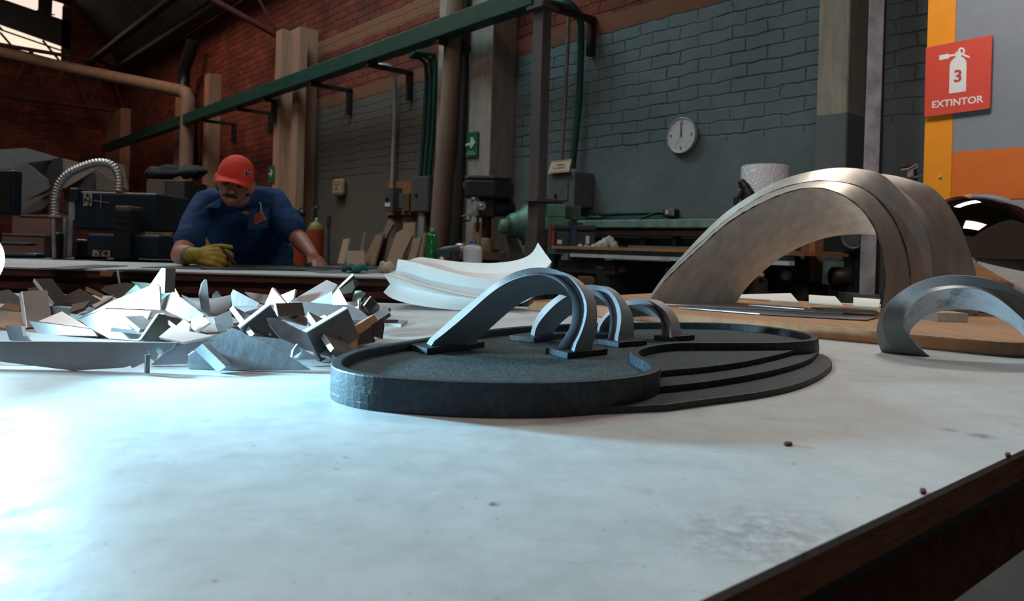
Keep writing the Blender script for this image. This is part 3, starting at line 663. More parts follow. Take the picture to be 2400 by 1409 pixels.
# ---------------------------------------------------------------- wooden board under the large arch
ZT = TOP + .02
B0 = V((.035, 1.535, 0)); BL = V((.767, -.642, 0)); BW = V((.642, .767, 0))
Lb, Wb = .845, .60
cor = [B0, B0 + BL * (Lb - .03), B0 + BL * (Lb - .009) + BW * .009, B0 + BL * Lb + BW * .03, B0 + BL * Lb + BW * Wb, B0 + BW * Wb]
tag(MB().prism([flat(p, TOP) for p in cor], UP * .02).build('wooden_board', m_mdf, bevel=.003), 'thick raw wooden board under the large steel arch', 'board')
# steel strips on it
def lay(name, pts, z, th, mat, label, cat, group=None):
    return tag(MB().prism([on(x, y, z) for x, y in pts], UP * th).build(name, mat), label, cat, group)
st = [([(1560, 714), (1640, 714), (1980, 733), (1975, 736)], 'longest thin steel strip lying in front of the large arch'),
      ([(1755, 716), (1782, 714.5), (1893, 724), (1885, 726)], 'short bright steel strip on the board below the arch opening'),
      ([(1835, 727), (1850, 725.5), (2055, 735), (2050, 738)], 'thin bright steel strip pointing at the right arch foot'),
      ([(1590, 722), (1700, 719), (2055, 745), (2030, 751), (1780, 737)], 'wide dull steel sheet lying on the board nearest the camera'),
      ([(1900, 722), (1985, 722), (2056, 729), (2056, 735), (1930, 728)], 'brownish thin sheet beside the right arch foot')]
for i, (p, lab) in enumerate(st): lay('steel_strip', p, ZT + .0008 * (1 + (4 - i) % 5), .0016, m_strip if i != 4 else m_darkplate, lab, 'steel strip')
# pale plates sticking out over the far edge
c7 = lambda pts: crop(1700, 500, 5.0325, pts)
for p, lab in (([(170, 972), (770, 955), (860, 1058), (160, 1012)], 'long pale plate behind the large arch opening'), ([(985, 975), (1295, 993), (1385, 1095), (985, 1068)], 'middle pale trapezoid plate behind the arch opening'), ([(1510, 1005), (1830, 1028), (1810, 1120), (1505, 1100)], 'right pale plate beside the steel arch leg')):
    lay('pale_plate', c7(p), ZT + .0008, .003, m_whiteform, lab, 'plate', 'pale plates behind the large arch')
lay('wood_block', [(1313, 700), (1392, 696), (1420, 712), (1330, 718)], ZT, .012, m_mdf, 'small wooden offcut on the board seen between the silver arches', 'wood block')

# ---------------------------------------------------------------- large steel arch
LA = [
 ([(1517, 711), (1560, 655), (1640, 580), (1700, 527), (1770, 483), (1840, 453), (1900, 440), (1955, 449), (2008, 480), (2044, 525), (2064, 580), (2073, 640), (2070, 690), (2060, 746)], 1.54, 1.345),
 ([(1516, 710), (1558, 651), (1637, 574), (1698, 518), (1766, 471), (1830, 442), (1895, 426), (1955, 425), (2015, 438), (2062, 472), (2100, 525), (2124, 590), (2133, 650), (2130, 700), (2122, 748)], 1.585, 1.39),
 ([(1515, 708), (1550, 655), (1600, 598), (1650, 545), (1700, 499), (1760, 458), (1830, 422), (1900, 402), (1970, 393), (2030, 398), (2070, 411), (2112, 450), (2152, 505), (2178, 570), (2185, 640), (2182, 700), (2170, 752)], 1.635, 1.405),
 ([(1560, 709), (1610, 640), (1670, 560), (1740, 495), (1830, 445), (1920, 418), (2000, 408), (2070, 425), (2130, 460), (2172, 505), (2202, 570), (2213, 640), (2208, 700), (2200, 757)], 1.64, 1.42),
 ([(1640, 709), (1690, 650), (1750, 580), (1830, 500), (1910, 445), (1990, 412), (2060, 407), (2130, 420), (2192, 445), (2240, 508), (2270, 580), (2286, 640), (2290, 700), (2278, 757)], 1.68, 1.455),
 ([(1700, 710), (1740, 655), (1800, 595), (1870, 540), (1950, 490), (2030, 455), (2110, 460), (2180, 490), (2235, 545), (2270, 610), (2292, 660), (2296, 710), (2290, 757)], 1.69, 1.475),
 ([(1724, 714), (1747, 678), (1790, 635), (1850, 592), (1920, 562), (1990, 550), (2065, 553), (2130, 580), (2180, 630), (2205, 690), (2210, 757)], 1.64, 1.46)]
R = rails(LA, 72); seat(R, ZT)
t = thing('steel_arch', flat((R[0][0] + R[-1][-1]) / 2, ZT), 'large ground steel twisted arch standing on the wooden board', 'arch sculpture')
MB().loft(R).build('arch_shell', m_bigsteel, t)
for rr in (R[0], R[1]):
    seg = [p + V((0, -.0006, 0)) for p in rr[5:70]]
    MB().tube(seg, [random.uniform(.0003, .0017) for _ in seg], 6).build('weld_seam', m_weld, t)
MB().cbox(2198, 733, 2268, 758, 1.30, .05).build('foot_block', m_bigsteel, t)
# mirror ball
RB = .136; bc = on(2296, 732, ZT)
bc = V((1.005, 1.63, TOP + RB))
tag(MB().ball(bc, (RB * 1.06, RB, RB), 48, 32).build('mirror_ball', m_mirror), 'large mirror polished steel ball behind the steel arch', 'polished ball')
# grey half ring at the right
c2 = lambda pts: crop(2000, 360, 2.8175, pts)
G = [(c2([(185, 1315), (157, 1220), (155, 1150), (165, 1105), (200, 1025), (270, 945), (370, 876), (480, 830), (600, 806), (720, 803), (850, 818), (970, 850), (1060, 890), (1160, 950), (1260, 1030), (1350, 1130), (1400, 1240), (1420, 1330)]), 1.02, .93),
     (c2([(292, 1332), (222, 1240), (192, 1140), (200, 1070), (232, 1005), (300, 930), (390, 872), (490, 832), (605, 809), (720, 806), (850, 821), (970, 853), (1060, 893), (1160, 953), (1260, 1033), (1350, 1133), (1400, 1243), (1420, 1333)]), 1.005, .92),
     (c2([(387, 1338), (312, 1245), (268, 1155), (264, 1100), (290, 1030), (360, 958), (450, 908), (560, 880), (700, 868), (830, 885), (950, 925), (1060, 990), (1140, 1050), (1220, 1130), (1280, 1230), (1300, 1330)]), .995, .915),
     (c2([(505, 1344), (425, 1272), (362, 1200), (330, 1140), (330, 1090), (352, 1038), (420, 970), (520, 915), (640, 890), (750, 888), (850, 905), (960, 960), (1060, 1040), (1140, 1115), (1210, 1210), (1240, 1330)]), .988, .912),
     (c2([(505, 1344), (430, 1268), (372, 1195), (400, 1140), (470, 1080), (560, 1045), (680, 1030), (800, 1035), (900, 1060), (1000, 1110), (1080, 1160), (1150, 1240), (1180, 1330)]), 1.005, .95),
     (c2([(330, 1320), (290, 1230), (290, 1150), (330, 1080), (400, 1020), (500, 975), (620, 950), (750, 945), (870, 960), (990, 1000), (1100, 1060), (1190, 1140), (1250, 1240), (1270, 1330)]), 1.05, .98)]
R = rails(G, 60); seat(R, TOP + .0005)
t = thing('grey_half_ring', flat((R[0][0] + R[0][-1]) / 2, TOP), 'grey painted half ring with faceted rim at the right table edge', 'arch sculpture')
MB().loft([R[5], R[0], R[1], R[2], R[3]], closed=False).build('outer_shell', m_greyarch, t)
MB().loft([R[3], R[4]], closed=False).build('inner_skin', m_scuffed, t, label='scuffed pale inner skin')
MB().loft([R[4], R[5]], closed=False).build('rear_skin', m_greyarch, t)
# ---------------------------------------------------------------- white accordion form
c8 = lambda pts: crop(860, 560, 5, pts)
Wf = [(c8([(500, 248), (620, 215), (800, 235), (1000, 260), (1150, 275), (1300, 282), (1500, 282), (1700, 260), (1850, 218), (1945, 150), (2003, 42)]), 1.60, 1.56),
      (c8([(505, 252), (700, 290), (900, 340), (1100, 375), (1300, 400), (1500, 402), (1700, 390), (1850, 345), (2000, 262), (2092, 172)]), 1.56, 1.54),
      (c8([(362, 238), (600, 288), (900, 370), (1200, 440), (1400, 470), (1600, 480), (1800, 465), (1950, 420), (2080, 360), (2165, 268)]), 1.50, 1.50),
      (c8([(338, 376), (500, 400), (700, 470), (1000, 535), (1300, 578), (1500, 583), (1700, 565), (1900, 510), (2050, 430), (2150, 330)]), 1.53, 1.53),
      (c8([(198, 418), (400, 480), (700, 570), (1000, 642), (1300, 697), (1500, 700), (1700, 670), (1900, 600), (2050, 520), (2140, 420)]), 1.455, 1.50),
      (c8([(272, 530), (600, 602), (900, 660), (1200, 692), (1400, 715), (1600, 705), (1800, 660), (1950, 600), (2080, 500)]), 1.50, 1.53),
      (c8([(193, 626), (300, 700), (500, 760), (800, 810), (1150, 842), (1400, 845), (1600, 820), (1800, 760), (1950, 680), (2060, 560)]), 1.46, 1.51),
      (c8([(420, 640), (600, 720), (800, 770), (1150, 800), (1400, 800), (1600, 780), (1800, 720), (1950, 640), (2050, 540)]), 1.60, 1.58)]
R = rails(Wf, 60)
low = min(p.z for r in R for p in r); sh = TOP - low
for r in R:
    for p in r: p.z = max(p.z, TOP + .001)
t = thing('white_fluted_form', flat(R[6][30], TOP), 'white curved fluted card form lying beside the silver arches', 'sculpture mould')
MB().loft(R).build('fluted_shell', m_whiteform, t)
MB().loft([[a + V((0, -.0008, 0)) for a in R[4]], [a + V((0, -.0008, .0012)) for a in R[4]]], closed=False).build('seam_tape', M('grey_seam', (.30, .32, .34), .6), t)

# ---------------------------------------------------------------- LED lamp just at the left border of the view
LC = V((-.536, .75, TOP + .102)); LD = V((1, -.12, .02)).normalized()
t = thing('led_lamp', flat(LC, TOP), 'small bright LED work lamp standing by the metal offcuts', 'lamp')
MB().lathe(LC, [(.027, 0), (.027, .006), (.024, .013), (.017, .019), (.008, .022), (.0001, .023)], 28, LD).build('diffuser', glow('led_white_light', (.50, .83, 1.0), LAMP_POWER), t)
MB().lathe(LC - LD * .03, [(.018, 0), (.030, .012), (.031, .03), (.028, .0302)], 28, LD).build('housing', m_black, t)
MB().tube([flat(LC, TOP + .008) - LD * .02, LC - LD * .02 - UP * .028], .005, 10).build('stem', m_black, t)
MB().lathe(flat(LC, TOP) - LD * .02, [(.035, 0), (.035, .006), (.01, .009)], 24).build('base', m_black, t)

for en, size, aim in ((BEAM, 104, V((1, -.38, .29))), (BEAM_BACK, 100, V((.62, .75, .14)))):
    bl = bpy.data.lights.new('beam', 'SPOT'); bl.energy = en; bl.color = (.36, .76, 1.0) if en == BEAM else (.58, .87, 1.0); bl.spot_size = math.radians(size); bl.spot_blend = 1.0; bl.shadow_soft_size = .02
    bo = bpy.data.objects.new('beam', bl); COL.objects.link(bo); bo.parent = t; bo.location = LC + LD * .03 - t.location
    bo.rotation_euler = aim.to_track_quat('-Z', 'Y').to_euler()
# assumed warm lamp, unseen, added over the far table side to light the partition
pl_ = V((1.15, 2.25, 2.65))
t = thing('assumed_pendant', pl_, 'assumed unseen long pendant lamp hanging above the far side of the table', 'lamp')
MB().box(pl_, (.62, .25, .012)).build('tube', glow('assumed_tube_light', (1.0, .87, .76), ASSUMED_PENDANT), t)
MB().box(pl_ + UP * .04, (.68, .31, .06)).build('reflector', m_silver, t)
for dx in (-.25, .25): MB().tube([pl_ + V((dx, 0, .07)), pl_ + V((dx, 0, 4.4))], .006, 6).build('cable', m_black, t)
# ================================================================ heap of cut steel plates
GRP = 'cut steel offcuts heaped on the table'
TK = .0045
def plate(pts, Y0, a, b, mat, label, th=TK, name='steel_offcut', cat='metal offcut'):
    xs = [p[0] for p in pts]; ys = [p[1] for p in pts]; P = at((min(xs) + max(xs)) / 2, (min(ys) + max(ys)) / 2, Y0)
    poly = [tilt(x, y, P, a, b) for x, y in pts]
    lo = min(p.z for p in poly)
    if lo < TOP + .0005:
        for p in poly:
            if p.z < TOP + .0005: p.z = TOP + .0005
    nrm = V((-a, 1, -b)).normalized()
    return tag(MB().prism(poly, nrm * th).build(name, mat), label, cat, GRP)
def bar(p, q, Y0, Y1, D, mat, label, th=.005):
    P, Q = at(p[0], p[1], Y0), at(q[0], q[1], Y1); D = V(D)
    nrm = (Q - P).cross(D).normalized()
    if nrm.z > 0: nrm = -nrm
    poly = [P, Q, Q + D, P + D]
    up = max(0, TOP + .0005 - min(min(x.z, (x + nrm * th).z) for x in poly))
    poly = [x + UP * up for x in poly]
    o = tag(MB().prism(poly, nrm * th).build('steel_offcut', m_darkplate if mat is m_bright else mat), label, 'metal offcut', GRP)
    if mat is m_bright:                     # lamp light on the cut edge painted pale, plate face painted dark
        e = [poly[0] - D * .012, poly[1] - D * .012, poly[1] + D * .02, poly[0] + D * .02]
        MB().prism([x - nrm * .0002 for x in e], nrm * (th + .0004)).build('cut_edge', m_litcut, o, label='cut edge painted bright as lamp lit')
    return o
d1, d2 = (lambda pts: crop(0, 600, 4.696, pts)), (lambda pts: crop(420, 600, 4.444, pts))
# front row
plate([(-70, 800), (412, 803), (401, 817), (375, 832), (368, 826), (358, 831), (350, 824), (338, 850), (310, 863), (305, 857), (290, 862), (172, 875), (0, 848), (-70, 835)], .712, .02, .05, m_steelplate, 'longest grey plate with notched right end at the front left of the heap')
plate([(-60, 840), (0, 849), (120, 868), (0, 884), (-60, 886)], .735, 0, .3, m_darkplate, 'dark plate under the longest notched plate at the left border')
plate([(342, 832), (352, 832), (351, 876), (341, 875)], .70, .8, 0, m_darkplate, 'small dark upright stub in front of the notched plate')
plate([(348, 822), (362, 818), (372, 830), (364, 848), (352, 840)], .704, .5, .2, m_bright, 'tiny bright hooked scrap above the dark upright stub', .003)
plate([(402, 812), (478, 800), (437, 830), (440, 852), (354, 855)], .755, .1, .25, m_steelplate, 'plain grey plate between notched plate and dark pointed plate')
plate([(543, 768), (528, 778), (494, 793), (498, 799), (490, 810), (468, 815), (440, 835), (444, 841), (438, 848), (442, 872), (528, 870), (727, 867), (688, 842), (622, 802), (582, 787), (557, 773)], .742, -.05, .25, m_steelplate, 'dark grey stepped plate with long point toward the black tray')
bar((470, 816), (524, 869), .745, .727, (.012, -.012, .008), m_steelplate, 'narrow rib standing across the dark stepped plate', .006)
plate([(582, 787), (627, 791), (661, 795), (690, 807), (748, 841), (688, 843)], .775, .0, .3, m_steelplate, 'pale grey plate behind the long point of the stepped plate')
plate([(684, 838), (688, 820), (698, 806), (706, 822), (704, 826)], .765, .8, .2, m_bright, 'small bright folded clip near the tray end of the heap')
plate([(735, 828), (765, 818), (778, 832), (772, 836)], .80, .1, 1.0, m_bright, 'bright low scrap almost touching the tray rim')
# right half
plate([(625, 746), (631, 744), (650, 746), (730, 787), (742, 796), (738, 825), (701, 816), (656, 793), (631, 762)], .80, .25, .35, m_steelplate, 'greenish arrow shaped plate in the middle of the right heap')
bar((557, 774), (627, 720), .80, .82, (.012, .03, -.035), m_bright, 'long bright edge rising right, left cross of the heap')
bar((546, 717), (596, 783), .83, .795, (.02, .035, -.02), m_bright, 'bright edge falling right, left cross of the heap')
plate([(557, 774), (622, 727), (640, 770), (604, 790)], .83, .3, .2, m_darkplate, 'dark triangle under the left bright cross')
bar((709, 811), (806, 753), .775, .82, (.008, .03, -.035), m_bright, 'long bright edge rising right, right cross of the heap')
bar((721, 746), (782, 834), .83, .775, (.02, .03, -.015), m_bright, 'bright edge falling right, right cross of the heap')
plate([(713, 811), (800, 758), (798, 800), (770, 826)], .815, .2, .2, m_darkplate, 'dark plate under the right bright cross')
plate([(680, 703), (757, 712), (825, 719), (862, 742), (847, 751), (780, 748), (728, 746), (690, 721)], .93, .2, 1.6, m_steelplate, 'broad pale plate lying on top of the right heap')
plate([(688, 702), (766, 656), (791, 667), (778, 685), (728, 708)], 1.02, .1, .6, m_steelplate, 'smooth dark blue grey plate leaning at the top of the right heap')
plate([(778, 685), (826, 643), (831, 674), (825, 685), (780, 694)], .98, .2, .25, m_darkplate, 'tallest brown plate with pencil marks at the right top')
bar((778, 686), (826, 642), .978, .985, (.006, .01, -.012), m_bright, 'bright slanted edge of strip against the tallest brown plate', .004)
plate([(777, 708), (780, 690), (793, 674), (816, 715), (784, 715)], .955, .2, .35, m_paper, 'white paper faced scrap with a printed mark')
plate([(728, 708), (778, 683), (781, 712)], .97, .2, .9, m_greenfilm, 'pale green triangle beside the white paper faced scrap')
plate([(832, 682), (845, 681), (857, 687), (848, 697), (845, 706), (823, 708)], 1.0, .3, .5, m_greenfilm, 'small pale green film scrap at the right top')
plate([(638, 674), (674, 717), (621, 712)], .95, -.5, .1, m_bright, 'shining white triangle in the middle of the heap')
plate([(546, 678), (607, 710), (605, 717), (544, 719), (541, 689)], .97, .3, .2, m_steelplate, 'wedge of grey plate left of the shining triangle')
plate([(545, 720), (604, 717), (604, 723), (575, 731)], .93, 0, 1.2, m_steelplate, 'thin grey strip under the wedge of grey plate')
plate([(482, 655), (485, 656), (494, 744), (475, 726), (468, 690), (474, 665)], .95, .9, .05, m_steelplate, 'narrow upright green grey spike in the middle of the heap')
plate([(658, 692), (692, 678), (688, 699), (674, 712)], .99, -.3, .2, m_steelplate, 'grey scrap corner right of the shining triangle')
plate([(573, 684), (627, 691), (622, 712), (598, 706)], 1.03, 0, .8, m_darkplate, 'dark curved plate behind the grey wedge')
plate([(646, 710), (726, 748), (717, 762), (667, 748), (652, 742)], .865, .2, .5, m_darkplate, 'brown reflecting plate below the broad pale plate')
bar((646, 711), (652, 742), .86, .85, (.025, .02, 0), m_bright, 'short bright upright edge by the brown reflecting plate', .004)
plate([(720, 752), (762, 738), (780, 765), (742, 792), (726, 772)], .85, -.3, .5, m_bright, 'bright curled plate behind the right cross')
plate([(820, 768), (862, 744), (866, 757), (820, 787)], .90, .2, .3, m_darkplate, 'brown plate with bright top edge near the right end')
bar((820, 768), (862, 743), .897, .91, (.003, .01, -.008), m_bright, 'bright strip along the brown plate near the right end', .004)
plate([(855, 693), (875, 700), (890, 717), (888, 731), (868, 744), (843, 724)], 1.0, .4, .4, m_darkplate, 'rounded brown plate with torn border at the right end')
bar((851, 716), (868, 694), .985, .99, (.006, .006, -.01), m_bright, 'thin bright sliver on the rounded brown plate', .003)
bar((872, 760), (914, 733), .93, .96, (-.01, .03, .006), m_darkplate, 'dark slat sticking out at the right end')
plate([(882, 731), (915, 721), (916, 725), (883, 737)], 1.0, .1, 1.0, m_darkplate, 'short dark sliver above the sticking out slat')
plate([(870, 762), (899, 744), (901, 766), (897, 793), (877, 787)], .90, .4, .4, m_darkplate, 'brown shield shaped plate at the right foot of the heap')
bar((770, 826), (876, 757), .80, .91, (.01, .02, -.02), m_tan, 'long brown plank slanting up along the right foot')
plate([(780, 826), (868, 766), (880, 800), (850, 806)], .86, .4, .5, m_darkplate, 'wide dark plate below the long brown plank')
plate([(818, 712), (842, 703), (840, 724)], .965, -.4, .4, m_bright, 'little bright triangle left of the rounded brown plate')
plate([(603, 741), (625, 741), (630, 786), (622, 790)], .83, -.4, .2, m_bright, 'upright bright panel between the two crosses')
plate([(500, 745), (540, 727), (548, 765), (513, 777)], .86, .6, .2, m_bright, 'mirror like plate left of the first cross')
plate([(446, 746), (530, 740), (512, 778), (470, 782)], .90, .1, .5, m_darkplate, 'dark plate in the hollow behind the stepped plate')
# left half
plate([(405, 684), (479, 738), (468, 747), (443, 753), (377, 723), (390, 694)], .90, .3, .5, m_steelplate, 'curved grey plate with bright left tabs')
bar((378, 722), (390, 693), .893, .90, (.02, .01, -.01), m_bright, 'bright short tab on the curved grey plate', .004)
plate([(183, 747), (268, 704), (365, 665), (373, 672), (375, 726), (251, 721)], .89, -.05, .15, m_bright, 'great bright sail shaped plate in the left heap')
plate([(183, 749), (245, 724), (328, 728), (353, 729), (324, 798), (255, 793), (213, 770)], .868, -.1, .5, m_bright, 'lower bright sail shaped plate folded under the great one')
plate([(379, 628), (382, 632), (379, 687), (350, 670)], .95, .3, .05, m_steelplate, 'tallest sharp spire standing behind the sail plate')
bar((381, 629), (379, 687), .948, .948, (.004, .02, 0), m_bright, 'bright edge strip of the tallest spire', .004)
plate([(87, 652), (115, 656), (128, 683), (145, 715), (126, 709)], 1.0, -.3, .2, m_darkplate, 'dark face of plate leaning at the upper left')
bar((80, 653), (126, 711), .985, .975, (.014, .015, .0), m_bright, 'white lit edge leaning at the upper left of the heap', .006)
bar((51, 683), (63, 768), .90, .88, (.012, .03, 0), m_bright, 'white lit upright edge near the left border', .005)
plate([(55, 684), (62, 695), (72, 740), (70, 768), (60, 750)], .905, -.8, 0, m_steelplate, 'grey face beside the white upright edge')
plate([(67, 752), (213, 772), (224, 787), (90, 785)], .835, 0, .35, m_bright, 'long bright plate with punched edge at the left')
plate([(90, 753), (145, 730), (213, 770)], .87, -.2, .9, m_bright, 'blazing white plate above the punched edge')
plate([(11, 762), (50, 764), (54, 787), (66, 799), (23, 799)], .79, -.3, .2, m_steelplate, 'small tilted frame plate near the left border')
plate([(0, 775), (60, 778), (150, 788), (320, 801), (-60, 801)], .80, 0, 2.2, m_bright, 'sheet lying flat and bright behind the longest plate')
plate([(72, 728), (117, 717), (163, 723), (164, 740), (90, 752)], .93, .1, .3, m_steelplate, 'notched blue grey plate behind the blazing one')
plate([(153, 692), (187, 676), (236, 704), (209, 717), (147, 715)], 1.02, 0, .5, m_darkplate, 'dark folded plate left of the sail')
plate([(236, 679), (247, 670), (296, 662), (315, 666), (332, 677), (277, 700)], 1.08, .0, .5, m_darkplate, 'broad dark plate with torn border behind the sail')
plate([(277, 704), (319, 667), (334, 681), (300, 698)], 1.0, 0, .4, m_greenfilm, 'pale green wedge left of the spire')
plate([(307, 660), (345, 663), (379, 672), (402, 685), (375, 706)], 1.06, 0, .4, m_greenfilm, 'light green film sheet behind the spire')
plate([(201, 671), (240, 688), (236, 698), (200, 682)], 1.07, .1, .3, m_tan, 'orange brown scrap left of the torn dark plate')
plate([(15, 709), (50, 717), (43, 731), (0, 722)], .96, 0, .8, m_tan, 'orange brown scrap near the left border')
plate([(400, 684), (410, 675), (421, 694), (412, 700)], 1.0, .2, .3, m_tan, 'small orange scrap right of the spire')
plate([(272, 631), (278, 632), (287, 694), (282, 692)], 1.10, .5, .05, m_steelplate, 'thin upright strip standing at the back left')
plate([(65, 676), (110, 668), (118, 705), (70, 715)], 1.1, .1, .3, m_steelplate, 'hazy blue plate at the back near the left border')
plate([(-40, 690), (20, 678), (50, 700), (44, 716), (-40, 705)], 1.05, .1, .4, m_steelplate, 'blue plate sliding out at the left border')
plate([(-40, 735), (14, 728), (28, 770), (-40, 775)], .9, .1, .4, m_greenfilm, 'greenish plate low at the left border')
plate([(165, 735), (200, 740), (185, 750), (160, 748)], .9, 0, 1, m_greenfilm, 'mint sliver between punched plate and sail')
plate([(168, 714), (212, 704), (196, 722), (165, 732)], .96, .2, .8, m_darkplate, 'brown reflecting scrap left of the sail')
plate([(215, 715), (265, 692), (262, 698), (222, 722)], .99, .2, .9, m_steelplate, 'slim lifted strip left of the sail')
plate([(205, 730), (200, 725), (207, 719), (212, 725), (195, 745), (190, 742)], .90, -.5, .2, m_bright, 'white finger of steel at the sail foot')
plate([(424, 690), (484, 714), (487, 718), (468, 716), (440, 704)], 1.0, .1, 1.2, m_steelplate, 'flat greenish plate left of the spike')
plate([(498, 690), (506, 682), (519, 700), (514, 720), (495, 715)], 1.06, -.3, .2, m_steelplate, 'dull grey scrap right of the spike')
plate([(450, 722), (500, 700), (545, 690), (540, 720), (520, 740)], 1.0, 0, .6, m_darkplate, 'brown dark plate behind the spike')
plate([(294, 740), (345, 750), (310, 772), (300, 760)], .85, .6, .3, m_steelplate, 'grey notched plate in front of the sail')
bar((292, 742), (328, 772), .84, .83, (.01, .02, 0), m_bright, 'bright hooked edge in front of the sail', .004)
bar((330, 796), (372, 735), .82, .845, (.02, .025, -.01), m_bright, 'bright bar leaning at the right foot of the sail')
plate([(340, 772), (372, 735), (386, 733), (372, 756)], .85, .4, .3, m_steelplate, 'shaded grey flap behind the leaning bar')
plate([(448, 750), (468, 737), (492, 755), (460, 777), (446, 765)], .85, 0, .8, m_bright, 'square bright tag beside the curved grey plate')
plate([(372, 790), (402, 765), (440, 776), (500, 787), (430, 802)], .80, 0, .8, m_bright, 'slotted bright plate behind the plain grey plate')
plate([(384, 742), (408, 760), (436, 782), (428, 784), (396, 762)], .85, .1, .5, m_bright, 'narrow bright link left of the square tag')
plate([(398, 778), (430, 748), (446, 760), (440, 790), (410, 792)], .83, .1, .4, m_greenfilm, 'greenish reflecting plate under the narrow link')
# one lying apart on the table
tag(MB().prism([on(907, 764), on(940, 767), on(955, 757), on(915, 757)], UP * .0045).build('steel_offcut', m_steelplate), 'single flat steel plate lying apart on the table right of the heap', 'metal offcut')
# small dark plates buried low between the others
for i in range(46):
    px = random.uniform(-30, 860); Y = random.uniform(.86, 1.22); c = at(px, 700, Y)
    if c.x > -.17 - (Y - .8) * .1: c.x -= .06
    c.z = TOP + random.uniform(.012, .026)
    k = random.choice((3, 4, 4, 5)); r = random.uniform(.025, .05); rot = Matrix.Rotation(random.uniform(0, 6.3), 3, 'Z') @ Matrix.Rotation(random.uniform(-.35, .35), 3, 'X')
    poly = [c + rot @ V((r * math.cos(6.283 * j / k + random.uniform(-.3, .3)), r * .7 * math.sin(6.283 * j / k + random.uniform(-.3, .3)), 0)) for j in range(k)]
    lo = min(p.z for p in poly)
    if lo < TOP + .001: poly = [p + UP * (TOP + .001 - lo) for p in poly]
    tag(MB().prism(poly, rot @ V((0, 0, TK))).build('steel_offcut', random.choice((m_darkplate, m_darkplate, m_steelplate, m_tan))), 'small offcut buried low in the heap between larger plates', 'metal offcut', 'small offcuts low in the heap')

# ================================================================ the worker's bench
YB = 2.8
t = thing('work_bench', (-1.3, 3.25, 0), 'long bench of stacked brown boards with white top in front of the worker', 'work bench')
BX0, BX1, BY1 = -3.0, -.18, 3.68
m_benchtop = M('pale_blue_white_top', (.50, .55, .58), .5, var=.12, scale=6, dark=(.2, .2, .22), dscale=3, damt=.4)
MB().box(((BX0 + BX1) / 2, (YB + BY1) / 2, TOP - .003), (BX1 - BX0, BY1 - YB, .006)).build('bench_top', m_benchtop, t)
for i, (dz, th, dy) in enumerate(((.006, .026, .004), (.033, .022, .018), (.056, .024, .006), (.081, .022, .022))):
    MB().box(((BX0 + BX1) / 2, (YB + dy + BY1) / 2, TOP - dz - th / 2), (BX1 - BX0 - dy, BY1 - YB - dy, th)).build('board_layer', M('brown_board_layer', ((.085, .038, .026), (.07, .03, .022), (.10, .028, .022), (.06, .03, .02))[i], .8, var=.3, scale=8, stretch=(1, 8, 8), bump=.3), t)
for x in (BX0 + .15, -1.2, BX1 - .15):
    for y in (YB + .12, BY1 - .12): MB().box((x, y, (TOP - .103) / 2), (.08, .08, TOP - .103)).build('leg', m_darksteel, t)
m_sheet = M('oily_grey_sheet', (.13, .15, .16), .35, .6, var=.3, scale=5)
for p, th, lab, m in (([(330, 628), (470, 622), (660, 622), (700, 628), (560, 634)], .003, 'oily grey sheet lying under the gloved hand', m_sheet), ([(470, 632), (520, 624), (690, 624), (800, 632), (768, 636.5), (620, 634)], .006, 'dark grey sheet lying before the worker on the bench', m_darksteel),
                 ([(700, 634), (890, 630), (930, 640), (760, 641)], .004, 'pale steel sheet at the right end of the bench', m_strip), ([(250, 634), (330, 632), (405, 635), (380, 637)], .003, 'thin dark sheet at the left end of the bench', m_darksteel),
                 ([(90, 630), (220, 622), (300, 624), (160, 633)], .003, 'small grey sheet far left on the bench', m_sheet), ([(690, 628), (840, 626), (905, 632), (800, 634)], .010, 'second sheet stacked beyond the pale one', m_sheet)):
    lay('steel_sheet', p, TOP + .0005, th, m, lab, 'metal sheet')
tag(MB().prism([at(234, 635, 2.79), at(266, 636, 2.79), at(261, 649, 2.79), at(234, 646, 2.79)], V((0, .006, 0))).build('tan_tag', m_tan), 'small tan tag on the front of the bench at the left', 'tag')
# rags
def rag(name, x0, x1, y, Y, h, mat, label):
    mb = MB(); a, b = at(x0, y, Y), at(x1, y, Y); L = b.x - a.x
    z0 = TOP + .011
    for i in range(11):
        f = i / 10; c = V((a.x + L * f, Y + random.uniform(-.03, .03), z0 + h * .45 * (0.6 + .4 * math.sin(f * 9))))
        mb.ball(c, (L * random.uniform(.10, .16), .03, h * random.uniform(.4, .6)), 12, 8, Matrix.Rotation(random.uniform(-.6, .6), 3, 'Y'))
    o = mb.build(name, mat); r = o.modifiers.new('merge', 'REMESH'); r.mode = 'VOXEL'; r.voxel_size = .006; r.use_smooth_shade = True
    tx = bpy.data.textures.new('crumple', 'CLOUDS'); tx.noise_scale = .03; d = o.modifiers.new('crumple', 'DISPLACE'); d.texture = tx; d.strength = .012
    return tag(o, label, 'rag' if 'rag' in name else 'paper')
rag('green_rag', 808, 858, 626, 3.1, .03, M('teal_cloth', (.01, .10, .11), .9), 'crumpled teal rag lying on the right end of the bench')
rag('crumpled_paper', 893, 918, 622, 3.2, .05, M('cream_paper', (.45, .37, .27), .8), 'crumpled cream paper ball at the right end of the bench')
